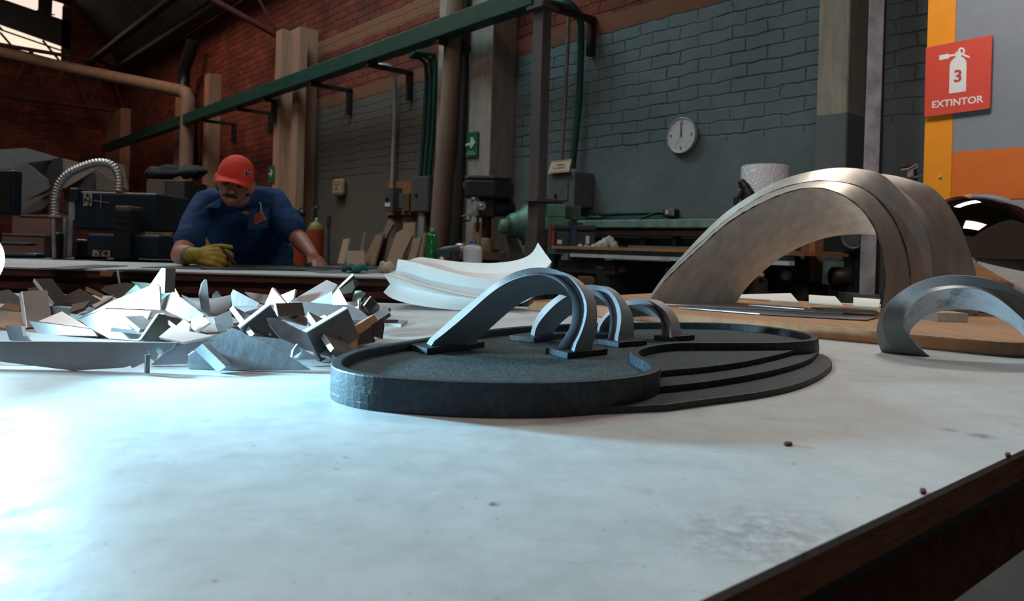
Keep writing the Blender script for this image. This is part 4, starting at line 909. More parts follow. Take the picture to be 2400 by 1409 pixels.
# ================================================================ the worker
m_skin = M('tanned_skin', (.43, .205, .145), .5, var=.1, scale=30, bump=.05)
m_shirt = M('navy_work_shirt', (.003, .042, .150), .85, var=.2, scale=20, bump=.3, bscale=25)
m_cap = M('coral_red_cotton', (.72, .058, .040), .85, var=.06, scale=40, bump=.15, bscale=200)
m_glove = M('yellow_leather_glove', (.33, .25, .035), .75, var=.2, scale=40, bump=.2)
m_hair = M('black_hair', (.010, .008, .008), .6)
def fuse(o, vox, smooth=3, disp=0, dscale=.05):
    r = o.modifiers.new('one_surface', 'REMESH'); r.mode = 'VOXEL'; r.voxel_size = vox; r.use_smooth_shade = True
    if smooth:
        s = o.modifiers.new('soften', 'SMOOTH'); s.factor = .5; s.iterations = smooth
    if disp:
        tx = bpy.data.textures.new('folds', 'CLOUDS'); tx.noise_scale = dscale; tx.noise_depth = 2
        d = o.modifiers.new('folds', 'DISPLACE'); d.texture = tx; d.strength = disp; d.mid_level = .5
    return o
man = thing('person', (at(590, 600, 4.0).x, 3.95, 0), 'man in coral red cap and navy shirt leaning over the bench, one yellow glove', 'person')
Pelv = at(604, 597, 4.0); Chest = at(566, 500, 3.74); Neck = at(563, 462, 3.66)
ShR, ShL = at(480, 480, 3.62), at(640, 470, 3.80)
ElR, WrR = at(424, 598, 3.40), at(456, 600, 3.25)
ElL, WrL = at(690, 548, 3.74), at(733, 600, 3.60)
side = (ShL - ShR).normalized()
HC = at(549, 428, 3.50)
f_ = V((.27, -.93, -.20)).normalized(); u_ = V((.19, 0, 1)); u_ = (u_ - f_ * u_.dot(f_)).normalized(); r_ = (-f_).cross(u_) * -1
r_ = u_.cross(f_).normalized()       # image right
H = Matrix((r_, -f_, u_)).transposed()   # local x right, y back, z up
hd = lambda x, y, z: HC + H @ V((x, y, z)) * .93
body = MB()
# head: one shaped shell
nu, nv = 56, 44; vs = []; fs = []
g = lambda x, z, cx, cz, sx, sz: math.exp(-((x - cx) / sx) ** 2 - ((z - cz) / sz) ** 2)
for i in range(nv + 1):
    th = math.pi * i / nv
    for j in range(nu):
        ph = 2 * math.pi * j / nu
        d = V((math.sin(th) * math.sin(ph), -math.sin(th) * math.cos(ph), math.cos(th)))
        x, y, z = d.x * .076, d.y * .098, d.z * .122
        if z < 0:
            k = (-z / .122); x *= 1 - .34 * k ** 1.6
            if y > 0: y *= 1 - .45 * k
            else: y *= 1 - .10 * k ** 2
        if y < 0:
            fr = max(0, -d.y) ** .5
            y -= fr * (.010 * g(x, z, 0, .030, .06, .012) + .010 * g(x, z, .036, -.022, .02, .02) + .010 * g(x, z, -.036, -.022, .02, .02) + .013 * g(x, z, 0, -.103, .022, .018) + .006 * g(x, z, 0, -.062, .022, .014))
            y += fr * (.017 * g(x, z, .031, .006, .016, .012) + .017 * g(x, z, -.031, .006, .016, .012) + .008 * g(x, z, 0, -.082, .03, .007) + .006 * g(x, z, .045, -.06, .016, .025) + .006 * g(x, z, -.045, -.06, .016, .025))
        vs.append(hd(x, y, z))
for i in range(nv):
    for j in range(nu): fs.append((i * nu + j, (i + 1) * nu + j, (i + 1) * nu + (j + 1) % nu, i * nu + (j + 1) % nu))
body.add(vs, fs, True)
# nose, lips, ears, neck
body.chain([(hd(0, -.098, .018), .009), (hd(0, -.112, -.012), .011), (hd(0, -.122, -.030), .0135)])
for sx in (1, -1):
    body.ball(hd(.013 * sx, -.107, -.034), .0085, 10, 8)
    body.ball(hd(.087 * sx, .010, -.008), (.013, .021, .036), 14, 10, H @ Matrix.Rotation(-.35 * sx, 3, 'Z'))
    body.ball(hd(.080 * sx, .008, -.034), (.007, .010, .012), 10, 8, H)
body.chain([(hd(-.02, -.099, -.067), .0065), (hd(0, -.104, -.066), .007), (hd(.02, -.099, -.067), .0065)])
body.chain([(hd(-.016, -.098, -.077), .007), (hd(0, -.102, -.078), .008), (hd(.016, -.098, -.077), .007)])
body.chain([(hd(0, .02, -.06), .055), (Neck + V((0, .02, .0)), .058), (Chest, .09)])
# trunk
def trunk(mb, grow=0.0):
    for k in range(9):
        f = k / 8; c = Pelv.lerp(Chest, f); w_ = (.115, .10, .098, .10, .115, .125, .13, .13, .12)[k]; r = (.105, .10, .098, .10, .105, .108, .108, .10, .09)[k] + grow
        mb.capsule(c - side * w_ * .75, r, c + side * w_ * .75, r)
    mb.capsule(ShR.lerp(Neck, .1) , .066 + grow, Neck, .068 + grow); mb.capsule(ShL.lerp(Neck, .1), .066 + grow, Neck, .068 + grow)
    mb.capsule(ShR, .066 + grow, Chest - side * .05, .09 + grow); mb.capsule(ShL, .066 + grow, Chest + side * .05, .09 + grow)
trunk(body, -.012)
body.chain([(ShR, .058), (ShR.lerp(ElR, .5), .052), (ElR, .044), (ElR.lerp(WrR, .35), .046), (WrR, .031)])
body.chain([(ShL, .058), (ShL.lerp(ElL, .5), .052), (ElL, .043), (ElL.lerp(WrL, .35), .043), (WrL, .029)])
# legs behind the bench
for sx in (1, -1):
    hp = Pelv + side * .09 * sx - UP * .06; kn = V((hp.x + .01 * sx, hp.y - .04, .50)); an = V((hp.x + .02 * sx, hp.y + .03, .09))
    body.chain([(hp, .085), (kn, .058), (an, .042)])
def handmesh(mb, W, d, up, sc=1.0, curl=.5, thumb=1, rad=.0088):
    d = d.normalized(); s_ = d.cross(up).normalized(); n_ = s_.cross(d).normalized()
    for k, (o_, ln) in enumerate(((-.030, .068), (-.010, .078), (.011, .074), (.030, .058))):
        kn = W + d * (.085 - abs(k - 1.3) * .004) * sc + s_ * o_ * sc
        mb.capsule(W + s_ * o_ * .55 * sc + d * .01, .016 * sc, kn, .0125 * sc)
        p = kn; a = .25 + curl * (.2 + .12 * k); rr = rad * sc * (1.15 if k < 3 else 1.0)
        for j, fr in enumerate((.45, .31, .24)):
            dd = d * math.cos(a) - n_ * math.sin(a) + s_ * o_ * 1.2; q = p + dd.normalized() * ln * fr * sc
            mb.capsule(p, rr * (1 - .1 * j), q, rr * (.9 - .1 * j), 12); p = q; a += curl * 1.1
    th = W + d * .02 * sc - s_ * .03 * thumb * sc
    p = th
    for j, (fr, a) in enumerate(((.042, .75), (.032, .45), (.026, .2))):
        dd = d * math.cos(a) - s_ * thumb * math.sin(a) - n_ * .55; q = p + dd.normalized() * fr * sc
        mb.capsule(p, (.0135, .0115, .0105)[j] * sc, q, (.0115, .0105, .009)[j] * sc, 12); p = q
    mb.ball(W + d * .045 * sc, (.03 * sc, .03 * sc, .018 * sc), 12, 8, Matrix((s_, d, n_)).transposed())
handL = at(742, 612, 3.57)
handmesh(body, WrL, V((.30, -.35, -.62)), V((.45, -.75, .45)), 1.0, .35, 1)
b_o = fuse(body.build('body', m_skin, man, clean=False), .0042, 4)
# eyes, brows, moustache, hair
for sx in (1, -1):
    MB().ball(hd(.031 * sx, -.082, .004), .0115, 14, 10).build('eye', M('dark_eye', (.03, .02, .018), .25), man)
    MB().chain([(hd(.014 * sx, -.101, .020), .004), (hd(.032 * sx, -.099, .025), .0045), (hd(.048 * sx, -.088, .019), .003)]).build('eyebrow', m_hair, man)
fuse(MB().chain([(hd(-.034, -.098, -.060), .004), (hd(-.018, -.108, -.050), .0075), (hd(0, -.112, -.047), .0075), (hd(.018, -.108, -.050), .0075), (hd(.034, -.098, -.060), .004)]).build('moustache', m_hair, man, clean=False), .0025, 1)
mb = MB()
for sx in (1, -1):
    for k in range(6): mb.ball(hd(.073 * sx, -.02 + k * .018, .02 - k * .012), (.009, .018, .03), 10, 8, H)
for k in range(7): mb.ball(hd(-.06 + k * .02, .088 - abs(k - 3) * .008, -.02), (.018, .014, .04), 10, 8, H)
fuse(mb.build('hair', m_hair, man, clean=False), .005, 2)
# cap
vs = []; fs = []; nu, nv = 48, 16; Cc = V((0, .004, .028))
cap_r = (.088, .108, .112)
for i in range(nv + 1):
    th = math.radians(2 + 93 * i / nv)
    for j in range(nu):
        ph = 2 * math.pi * j / nu; seam = 1 - .008 * (abs(math.sin(3 * ph)) < .12)
        vs.append(hd(*(Cc + V((math.sin(th) * math.sin(ph) * cap_r[0] * seam, -math.sin(th) * math.cos(ph) * cap_r[1] * seam, math.cos(th) ** (.85 if math.cos(th) > 0 else 1) * cap_r[2] if math.cos(th) > 0 else math.cos(th) * cap_r[2])))))
fs = [tuple(range(nu))]
for i in range(nv):
    for j in range(nu): fs.append((i * nu + j, (i + 1) * nu + j, (i + 1) * nu + (j + 1) % nu, i * nu + (j + 1) % nu))
capo = MB().add(vs, fs, True).build('cap', m_cap, man); sd = capo.modifiers.new('cloth', 'SOLIDIFY'); sd.thickness = .003; sd.offset = -1
vs = []; fs = []; A_, B_ = 28, 8
for i in range(A_ + 1):
    ph = math.radians(-72 + 144 * i / A_)
    for k in range(B_ + 1):
        f = k / B_; reach = .074 * max(0, math.cos(ph * 1.12)) ** .55
        x = math.sin(ph) * (cap_r[0] + .004 * f); y = -math.cos(ph) * cap_r[1] + .004 - reach * f
        z = .036 - .010 * f - 4.0 * x * x * (.35 + .65 * f)
        vs.append(hd(x, y, z))
for i in range(A_):
    for k in range(B_): fs.append((i * (B_ + 1) + k, i * (B_ + 1) + k + 1, (i + 1) * (B_ + 1) + k + 1, (i + 1) * (B_ + 1) + k))
vis = MB().add(vs, fs, True).build('visor', m_cap, capo); sd = vis.modifiers.new('stiffener', 'SOLIDIFY'); sd.thickness = .004
MB().ball(hd(0, .004, .022 + .112), (.009, .009, .005), 12, 6, H).build('cap_button', m_cap, capo)
def capsurf(ph, th, off):
    ph, th = math.radians(ph), math.radians(th)
    return hd(*(Cc + V((math.sin(th) * math.sin(ph) * (cap_r[0] + off), -math.sin(th) * math.cos(ph) * (cap_r[1] + off), max(0, math.cos(th)) ** .85 * (cap_r[2] + off)))))
def swoosh(off, grow, nm, mat):
    top = [(31 - grow, 64 - grow), (34, 70 - grow * .5), (39, 72.5 - grow), (46, 71 - grow), (56 + grow * 3, 67.5 - grow)]
    bot = [(56 + grow * 3, 68.5 + grow), (46, 75 + grow), (38, 79 + grow), (32 - grow, 77 + grow), (29.5 - grow, 71)]
    pts = [capsurf(a, b, off) for a, b in top + bot]; c = sum(pts, V((0, 0, 0))) / len(pts)
    MB().prism(pts, (c - HC).normalized() * .0012).build(nm, mat, capo)
swoosh(.002, 1.2, 'logo_outline', m_white); swoosh(.0035, 0, 'logo', M('navy_stitching', (.01, .012, .05), .7))
# shirt
sh = MB(); trunk(sh, .0)
sh.chain([(ShR, .066), (ShR.lerp(ElR, .45), .068), (ShR.lerp(ElR, .70), .066)])
sh.chain([(ShL, .066), (ShL.lerp(ElL, .5), .072), (ShL.lerp(ElL, .86), .072)])
shirt = fuse(sh.build('shirt', m_shirt, man, clean=False), .008, 5, .014, .07)
fdir = V((-.25, -.93, .1)).normalized()
# collar wings, pocket, badge, placket buttons
for sx in (1, -1):
    p = Neck + side * .045 * sx + fdir * .058 - UP * .006
    q = [p - side * .01 * sx, p + side * .055 * sx - UP * .012 + V((0, .05, 0)), p + side * .06 * sx - UP * .055 + fdir * .03, p - side * .015 * sx - UP * .06 + fdir * .045]
    MB().prism(q, fdir * .006).build('collar', m_shirt, shirt, bevel=.002)
pk = at(604, 512, 3.60)
x_ = V((.85, .15, .45)).normalized(); y_ = V((-.45, 0, .85)).normalized()
MB().box(pk + fdir * -.006, (.095, .10, .006), side, (UP - fdir * UP.dot(fdir)).normalized(), fdir).build('pocket', m_shirt, shirt, bevel=.002)
MB().box(pk + fdir * .004, (.062, .038, .004), x_, y_, x_.cross(y_)).build('badge', M('orange_badge', (.42, .09, .04), .5), man, bevel=.001)
MB().box(pk + fdir * .001, (.068, .044, .004), x_, y_, x_.cross(y_)).build('badge_border', M('pale_badge_border', (.40, .36, .36), .5), man, bevel=.001)
MB().tube([pk + x_ * .03 + y_ * .02 + fdir * .008, pk + x_ * .045 + y_ * .05 + fdir * .008, pk + x_ * .042 + y_ * .066 + fdir * .006], .003, 8).build('badge_clip', m_galv, man)
m_jeans = M('blue_denim', (.01, .045, .12), .9, var=.2)
mb = MB()
for sx in (1, -1):
    hp = Pelv + side * .09 * sx - UP * .06; kn = V((hp.x + .01 * sx, hp.y - .04, .50)); an = V((hp.x + .02 * sx, hp.y + .03, .09)); mb.chain([(Pelv + side * .06 * sx, .115), (hp, .105), (kn, .078), (an, .066)])
fuse(mb.build('trousers', m_jeans, man, clean=False), .012, 3)
for sx in (1, -1):
    an = V(((Pelv + side * .09 * sx).x + .02 * sx, (Pelv + side * .09 * sx).y + .03, 0))
    fuse(MB().chain([(an + V((0, .03, .05)), .048), (an + V((0, -.10, .045)), .042), (an + V((0, -.18, .035)), .034)]).build('shoe', m_black, man, clean=False), .01, 2)
# glove on the hand that holds the marker
gl = MB(); gd = V((.86, -.22, -.02)).normalized(); gu = V((-.15, -.85, .48))
gl.capsule(WrR - gd * .028, .037, WrR + gd * .02, .038)
handmesh(gl, WrR + gd * .012, gd, gu, 1.12, .62, 1, .0108)
fuse(gl.build('glove', m_glove, man, clean=False), .0042, 2)
MB().tube([WrR - gd * .048, WrR - gd * .026], [.036, .039], 20).build('glove_cuff', M('grey_knit_cuff', (.16, .17, .19), .9), man)
mk = WrR + gd * .150 + V((0, .03, -.002))
tag(MB().tube([mk + V((-.03, .0, .045)), mk + V((.03, -.02, -.01)), mk + V((.055, -.028, -.032))], [.008, .009, .003], 12).build('marker', m_black), 'dark marker pen held in the yellow glove', 'marker')
tp = at(731, 622, 3.50); tp.z = TOP + .016
t = thing('tape_measure', tp, 'small dark roll with white cap under the bare hand', 'tool')
MB().lathe(tp + V((-.015, 0, .0)) - UP * .012, [(.016, 0), (.018, .004), (.018, .02), (.014, .024)], 20).build('case', m_black, t); MB().lathe(tp + V((.012, -.005, -.012)), [(.010, 0), (.010, .03), (.007, .036)], 16).build('white_cap', m_cream, t)
# ================================================================ machines and clutter along the wall
def cthing(name, px, py, Y, label, cat, group=None, z=None):
    p = at(px, py, Y)
    if z is not None: p.z = z
    return thing(name, p, label, cat, group)
# cutting machine at the left
m_navy = M('blue_black_enamel', (.008, .026, .048), .45, .1, var=.2)
t = cthing('cutting_machine', 265, 610, 4.5, 'blue black cutting machine with two lettered housings left of the worker', 'machine', z=0)
MB().cbox(176, 448, 365, 543, 4.4, .45).build('upper_housing', m_navy, t, bevel=.012)
MB().cbox(203, 547, 372, 607, 4.25, .5).build('lower_housing', m_navy, t, bevel=.012)
MB().cbox(160, 440, 182, 472, 4.38, .3).build('bracket', m_navy, t, bevel=.01)
MB().cbox(267, 488, 303, 610, 4.2, .12).build('slide_cover', m_black, t, bevel=.01)
MB().cbox(269, 482, 303, 492, 4.2, .16).build('slide_cap', M('brown_cap', (.16, .10, .07), .6), t, bevel=.006)
for y in (505, 520, 536): MB().cbox(268, y, 303, y + 1.5, 4.19, .02).build('slide_groove', m_greybox, t)
MB().cbox(161, 474, 168, 600, 4.45, .05).build('rail', m_galv, t); MB().cbox(170, 474, 175, 515, 4.42, .05).build('rail', m_galv, t)
MB().cbox(148, 510, 152, 604, 4.5, .05).build('rail', m_galv, t)
MB().cbox(170, 560, 203, 610, 4.5, .25).build('motor_block', m_black, t, bevel=.02)
MB().cbox(190, 540, 270, 548, 4.42, .2).build('gap_plate', m_brownpipe, t)
MB().box((at(265, 600, 4.6).x, 4.65, .44), (.8, .6, .88)).build('cabinet_base', m_navy, t, bevel=.01)
def label_plate(x0, y0, x1, y1, Y, txt, rot, nm):
    MB().cbox(x0, y0, x1, y1, Y, .004).build(nm, M('grey_label', (.38, .38, .36), .6), t)
    c = at((x0 + x1) / 2, (y0 + y1) / 2, Y - .003)
    x, y = (V((1, 0, 0)), UP) if not rot else (UP, V((-1, 0, 0)))
    text('lettering', txt, .050 if rot else .052, m_black, t, frame(c, x, y), .001, .0008)
label_plate(196, 452, 215, 483, 4.392, '-Z+', True, 'axis_label'); label_plate(217, 586, 258, 602, 4.242, '-Y+', False, 'axis_label')
mb = MB(); MBc = lambda a, b: mb.tube([at(*a, 4.393), at(*b, 4.393)], .003, 6)
MBc((219, 470), (256, 476)); MBc((237, 455), (236, 488)); mb.build('chalk_mark', M('chalk', (.25, .27, .24), .9), t)
hose = catmull([(127, 508, 4.42), (128, 480, 4.42), (131, 455, 4.42), (140, 430, 4.42), (160, 408, 4.42), (190, 393, 4.42), (220, 383, 4.42), (245, 382, 4.42), (265, 390, 4.42), (277, 408, 4.42), (280, 425, 4.42), (279, 447, 4.42)], 8)
hp = resample([at(*q) for q in hose], 120)
MB().tube(hp, [.0255 if i % 3 else .016 for i in range(120)], 14).build('flexible_hose', M('ribbed_steel_hose', (.55, .56, .55), .3, .8, var=.1), t)
MB().cbox(114, 504, 140, 509, 4.38, .08).build('hose_clamp', m_galv, t); MB().tube([at(125, 510, 4.4), at(126, 560, 4.4), at(127, 606, 4.4)], .011, 10).build('feed_tube', m_galv, t)
MB().cbox(118, 545, 136, 606, 4.45, .1).build('pump_block', m_black, t, bevel=.01)
t = cthing('control_screen', 5, 505, 4.3, 'black control screen at the far left border', 'screen', z=0)
MB().cbox(-60, 396, 30, 505, 4.3, .08).build('casing', m_navy, t, bevel=.01); MB().cbox(-55, 402, 24, 498, 4.295, .006).build('screen', m_black, t); MB().box((at(-15, 505, 4.36).x, 4.36, .52), (.06, .06, 1.04)).build('stand', m_darksteel, t)
for (x0, y0, x1, y1, Y, lab) in ((-30, 552, 102, 640, 5.2, 'plain pinkish crate at the far left behind the bench'), (28, 508, 118, 556, 5.6, 'smaller crate standing behind the plain pinkish one')):
    t = cthing('wooden_crate', (x0 + x1) / 2, y1, Y, lab, 'crate', z=0)
    MB().cbox(x0, y0, x1, y1, Y, .35).build('box', M('pinkish_crate_wood', (.22, .14, .12), .8, var=.12), t, bevel=.008); MB().cbox(x0 - 3, y0 - 6, x1 + 3, y0, Y - .01, .38).build('lid', M('crate_lid', (.28, .19, .16), .8), t)
    zt = at(0, y1, Y).z; MB().box((at((x0 + x1) / 2, y1, Y).x, Y + .17, zt / 2), (abs(at(x1, y1, Y).x - at(x0, y1, Y).x) * .95, .33, zt)).build('trolley', m_darksteel, t)
t = cthing('laser_head', 40, 610, 4.3, 'dark blade like machine arm low at the left border', 'machine', z=0)
MB().cbox(-60, 590, 84, 606, 3.95, .1).build('arm', m_navy, t, bevel=.015); MB().cbox(-60, 566, 60, 576, 4.0, .1).build('upper_arm', m_navy, t, bevel=.01); MB().box((at(-50, 606, 4.1).x, 4.12, .45), (.1, .2, .9)).build('stand', m_navy, t)
# faceted panels leaning on the end wall
fp = lambda pts: [(x, y) for x, y in pts]
t = cthing('faceted_panel', 150, 600, 9.0, 'large faceted cardboard brown panels leaning at the far brick wall', 'sculpture', z=0)
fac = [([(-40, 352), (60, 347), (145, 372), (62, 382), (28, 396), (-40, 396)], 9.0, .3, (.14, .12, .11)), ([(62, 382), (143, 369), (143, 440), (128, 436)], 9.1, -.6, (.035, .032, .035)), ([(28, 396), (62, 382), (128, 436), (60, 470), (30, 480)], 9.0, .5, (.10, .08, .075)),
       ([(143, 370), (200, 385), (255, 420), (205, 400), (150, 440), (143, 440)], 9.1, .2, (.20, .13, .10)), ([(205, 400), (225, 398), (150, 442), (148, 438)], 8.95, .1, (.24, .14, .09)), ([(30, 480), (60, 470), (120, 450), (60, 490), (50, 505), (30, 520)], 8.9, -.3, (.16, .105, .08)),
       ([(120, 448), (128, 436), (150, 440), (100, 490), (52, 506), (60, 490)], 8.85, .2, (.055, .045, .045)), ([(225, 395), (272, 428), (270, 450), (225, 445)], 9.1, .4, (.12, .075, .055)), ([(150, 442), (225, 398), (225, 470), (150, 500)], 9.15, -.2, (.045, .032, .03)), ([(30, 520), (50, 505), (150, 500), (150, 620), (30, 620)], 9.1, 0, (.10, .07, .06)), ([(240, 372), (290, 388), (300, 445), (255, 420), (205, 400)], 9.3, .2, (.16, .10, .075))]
for p, Y, a, c in fac:
    P = at(sum(q[0] for q in p) / len(p), sum(q[1] for q in p) / len(p), Y)
    MB().prism([tilt(x, y, P, a, .1) for x, y in p], V((0, .03, 0))).build('facet', M('facet_board', c, .8, var=.12), t)
for x in (-20, 100, 240): MB().tube([at(x, 430, 9.35), V((at(x, 430, 9.6).x, 9.9, 0))], .03, 6).build('prop', m_darksteel, t)
# cabinet behind the worker
t = cthing('storage_cabinet', 405, 560, 8.2, 'tall brown grey cabinet behind the worker with dark heap on top', 'cabinet', z=0)
a, b = at(344, 420, 8.0), at(470, 420, 8.4)
MB().box(((a.x + b.x) / 2, 8.3, a.z / 2), (abs(b.x - a.x), .6, a.z)).build('body', M('brown_grey_metal', (.06, .052, .048), .6, var=.15), t, bevel=.01)
MB().cbox(344, 424, 382, 600, 7.99, .01).build('door', M('tan_door', (.16, .115, .085), .6, var=.1), t)
mb = MB()
for i in range(16): mb.ball(at(random.uniform(352, 462), random.uniform(400, 411), random.uniform(8.1, 8.5)), (random.uniform(.06, .16), .1, random.uniform(.03, .08)), 10, 6)
o = fuse(mb.build('canvas_heap', M('dark_canvas', (.02, .018, .018), .9)), .02, 2, .03, .08); tag(o, 'dark crumpled heap of canvas on top of the storage cabinet', 'canvas')
tag(MB().prism([at(382, 545, 7.0), at(424, 512, 7.0), at(430, 520, 7.0), at(392, 560, 7.0)], V((0, .04, 0))).build('timber', m_tan), 'slanting brown timber behind the right arm of the worker', 'timber')
t = cthing('red_tarp', 390, 575, 7.0, 'dark red covered trolley between cutting machine and worker', 'trolley', z=0)
MB().cbox(366, 552, 425, 582, 6.95, .4).build('red_cover', M('dark_red_cloth', (.10, .012, .012), .8, var=.3), t, bevel=.03); MB().box((at(395, 582, 7.1).x, 7.15, at(0, 582, 7).z / 2), (.22, .35, at(0, 582, 7).z)).build('trolley_frame', m_darksteel, t)
# gas cylinders
m_orange = M('orange_cylinder_paint', (.42, .070, .022), .5, var=.12); m_olive = M('olive_yellow_paint', (.20, .17, .035), .5)
def cylinder_tank(px, top, w_, Y, label, valve):
    c = at(px, top, Y); r = w_ / F * Y / 2; zt = c.z
    t = thing('gas_cylinder', (c.x, Y, 0), label, 'gas cylinder')
    MB().lathe((c.x, Y, 0), [(r, 0), (r, zt - r * .3)], 28).build('body', m_orange, t)
    MB().lathe((c.x, Y, zt - r * .3), [(r, 0), (r * .92, r * .35), (r * .6, r * .8), (r * .25, r * 1.0)], 28).build('shoulder', m_olive, t)
    MB().lathe((c.x, Y, zt + r * .65), [(r * .22, 0), (r * .22, r * .5), (.0001, r * .55)], 14).build('neck', m_galv, t)
    if valve: MB().tube([V((c.x - .01, Y, zt + r)), V((c.x - .03, Y, zt + r * 2.2)), V((c.x + .01, Y, zt + r * 2.4))], .02, 8).build('valve', m_green, t)
cylinder_tank(741, 533, 39, 7.6, 'orange gas cylinder with olive shoulder right of the worker arm', True)
cylinder_tank(705, 548, 40, 7.7, 'second orange gas cylinder half hidden by the worker arm', False)
tag(MB().lathe(V((at(670, 560, 7.9).x, 7.9, 0)), [(.15, 0), (.15, .85), (.13, 1.02), (.05, 1.08)], 24).build('gas_bottle', M('grey_green_bottle', (.06, .07, .05), .6)), 'grey green gas bottle in the shade beside the worker', 'gas bottle')
t = cthing('regulator', 702, 500, 7.9, 'dark gas regulator with hoses above the half hidden cylinder', 'regulator', z=0)
MB().ball(at(700, 496, 7.95), .05, 12, 8).ball(at(709, 500, 7.9), .04, 12, 8).build('gauge', m_darksteel, t); MB().tube([at(696, 498, 7.95), at(690, 515, 8), at(697, 535, 8), at(712, 540, 7.95), V((at(712, 600, 7.95).x, 7.95, .02))], .02, 8).build('hose', m_black, t)
t = cthing('hand_truck', 772, 590, 8.2, 'dim grey upright bar standing right of the orange cylinder', 'bar', z=0)
MB().tube([at(768, 505, 8.2), V((at(768, 600, 8.2).x, 8.2, 0))], .03, 8).build('upright', M('dim_grey', (.12, .12, .13), .6), t); MB().cbox(764, 503, 774, 530, 8.15, .04).build('grip', m_chip, t, bevel=.01)
# low bench along the wall with leaning offcuts
t = wthing('wall_bench', 880, 610, .4, 'low dark bench against the wall carrying leaning boards', 'bench'); t.location.z = 0
zb2 = wall(880, 624, .6).z
def wlow(x0, x1, n1, n0, z0, z1):
    a, b = wall(x0, 500, n1), wall(x1, 500, n1); d = -EN * (n1 - n0)
    return MB().box8([V((p.x, p.y, z0)) for p in (a, b, b + d, a + d)] + [V((p.x, p.y, z1)) for p in (a, b, b + d, a + d)])
wlow(735, 1012, .9, .05, zb2 - .05, zb2).build('worktop', m_darksteel, t)
for x in (745, 870, 1000): wlow(x, x + 6, .8, .7, 0, zb2 - .05).build('leg', m_darksteel, t)
c6 = lambda pts: crop(600, 300, 3.913, pts)
offs = [([(800, 1020), (852, 1014), (800, 1280), (745, 1280)], .5, 'pale upright stick leftmost among the leaning boards', (.36, .24, .15)), ([(832, 1128), (982, 1122), (985, 1280), (828, 1280)], .6, 'square brown box lid standing among the leaning boards', (.27, .17, .12)),
        ([(990, 950), (1000, 960), (965, 1280), (930, 1280)], .35, 'narrow pointed board left of the wide leaning ones', (.20, .115, .08)), ([(1100, 980), (1168, 968), (1080, 1280), (960, 1280)], .4, 'wide board leaning left of the dark curved slab', (.22, .13, .085)),
        ([(1215, 835), (1258, 882), (1120, 1138), (1060, 1280), (1030, 1280), (1095, 1118)], .3, 'long curved bark slab leaning below the switch box', (.20, .125, .09)), ([(1180, 1010), (1272, 1008), (1200, 1280), (1080, 1280)], .25, 'shaded board right behind the bark slab', (.15, .09, .065)),
        ([(1290, 960), (1345, 930), (1432, 990), (1350, 1160), (1310, 1280), (1180, 1280)], .45, 'broad light brown board in the middle of the leaning boards', (.27, .165, .11)), ([(1350, 870), (1458, 864), (1440, 1100), (1345, 1100)], .15, 'tallest light board under the plywood backing', (.33, .21, .13)),
        ([(1450, 1010), (1516, 1004), (1440, 1280), (1370, 1280)], .5, 'slim board leaning near the green bottle', (.24, .145, .09)), ([(1490, 808), (1542, 815), (1515, 1280), (1465, 1280)], .12, 'pale grey board standing below the grey panel', (.21, .20, .20)), ([(1540, 960), (1552, 966), (1500, 1280), (1480, 1280)], .5, 'thin strip of board beside the green bottle', (.22, .13, .08))]
for i, (p, n_, lab, c) in enumerate(offs):
    q = c6(p); yb = max(y for x, y in q); pts = []
    for x, y in q:
        k = max(0.0, min(1.0, (yb - y) / 110)); P_ = wall(x, y, n_ * (1 - .55 * k) + .12); pts.append(P_)
    for P_ in pts: P_.z = max(P_.z, zb2 + .002)
    tag(MB().prism(pts, -EN * .025).build('leaning_board', M('leaning_board_wood', c, .8, var=.2, scale=12, stretch=(4, 4, .6))), lab, 'board', 'boards leaning on the wall')
# drill press
YD = 6.4
m_head = M('charcoal_enamel', (.020, .025, .033), .5, var=.15)
ct = cthing('machine_counter', 1130, 600, 6.3, 'brown counter carrying the drill press and the green motor', 'counter', z=0)
zc_ = at(1130, 590, 6.3).z
xa, xb = at(1042, 590, 6.0).x, at(1183, 590, 6.0).x
MB().box(((xa + xb) / 2, 6.45, zc_ - .03), (xb - xa, .95, .06)).build('worktop', M('oiled_counter_wood', (.14, .085, .05), .7, var=.3), ct)
MB().box(((xa + xb) / 2, 6.1, zc_ - .16), (xb - xa - .1, .04, .2)).build('apron', M('purple_grey_steel', (.06, .05, .055), .6), ct)
for x in (xa + .1, xb - .1): MB().box((x, 6.45, (zc_ - .06) / 2), (.1, .7, zc_ - .06)).build('leg', m_darksteel, ct)
t = thing('drill_press', (at(1140, 590, YD).x, YD, zc_), 'black headed drill press with bright quill by the arrow sign column', 'drill press')
cx_ = at(1146, 450, YD); 
hp = [at(x, 444, YD - .12) for x in (1089, 1098, 1185, 1203)]
mb = MB(); zt, zb_ = at(1140, 425, YD).z, at(1140, 466, YD).z
pl = [V((at(x, 440, YD).x, YD + dy, 0)) for x, dy in ((1090, -.10), (1100, -.17), (1160, -.19), (1196, -.14), (1205, -.02), (1198, .1), (1165, .16), (1105, .16), (1090, .09))]
mb.prism([flat(p, zb_) for p in pl], UP * (zt - zb_)); mb.build('belt_cover', m_head, t, bevel=.02)
mb = MB().prism([flat(pl[0].lerp(p, .96), zt) for p in pl], UP * .035).build('cover_lid', M('brown_grey_lid', (.06, .05, .045), .6), t, bevel=.02)
MB().cbox(1086, 427, 1091, 440, YD - .1, .06).build('warning_sticker', M('yellow_sticker', (.45, .25, .02), .6), t)
MB().cbox(1112, 462, 1160, 510, YD - .08, .2).build('head_casting', M('bronze_brown_casting', (.055, .035, .015), .5, .3), t, bevel=.02)
MB().lathe(at(1172, 488, YD), [(.06, -.06), (.075, -.04), (.075, .10), (.05, .12)], 20, V((1, .3, 0))).build('motor', m_head, t)
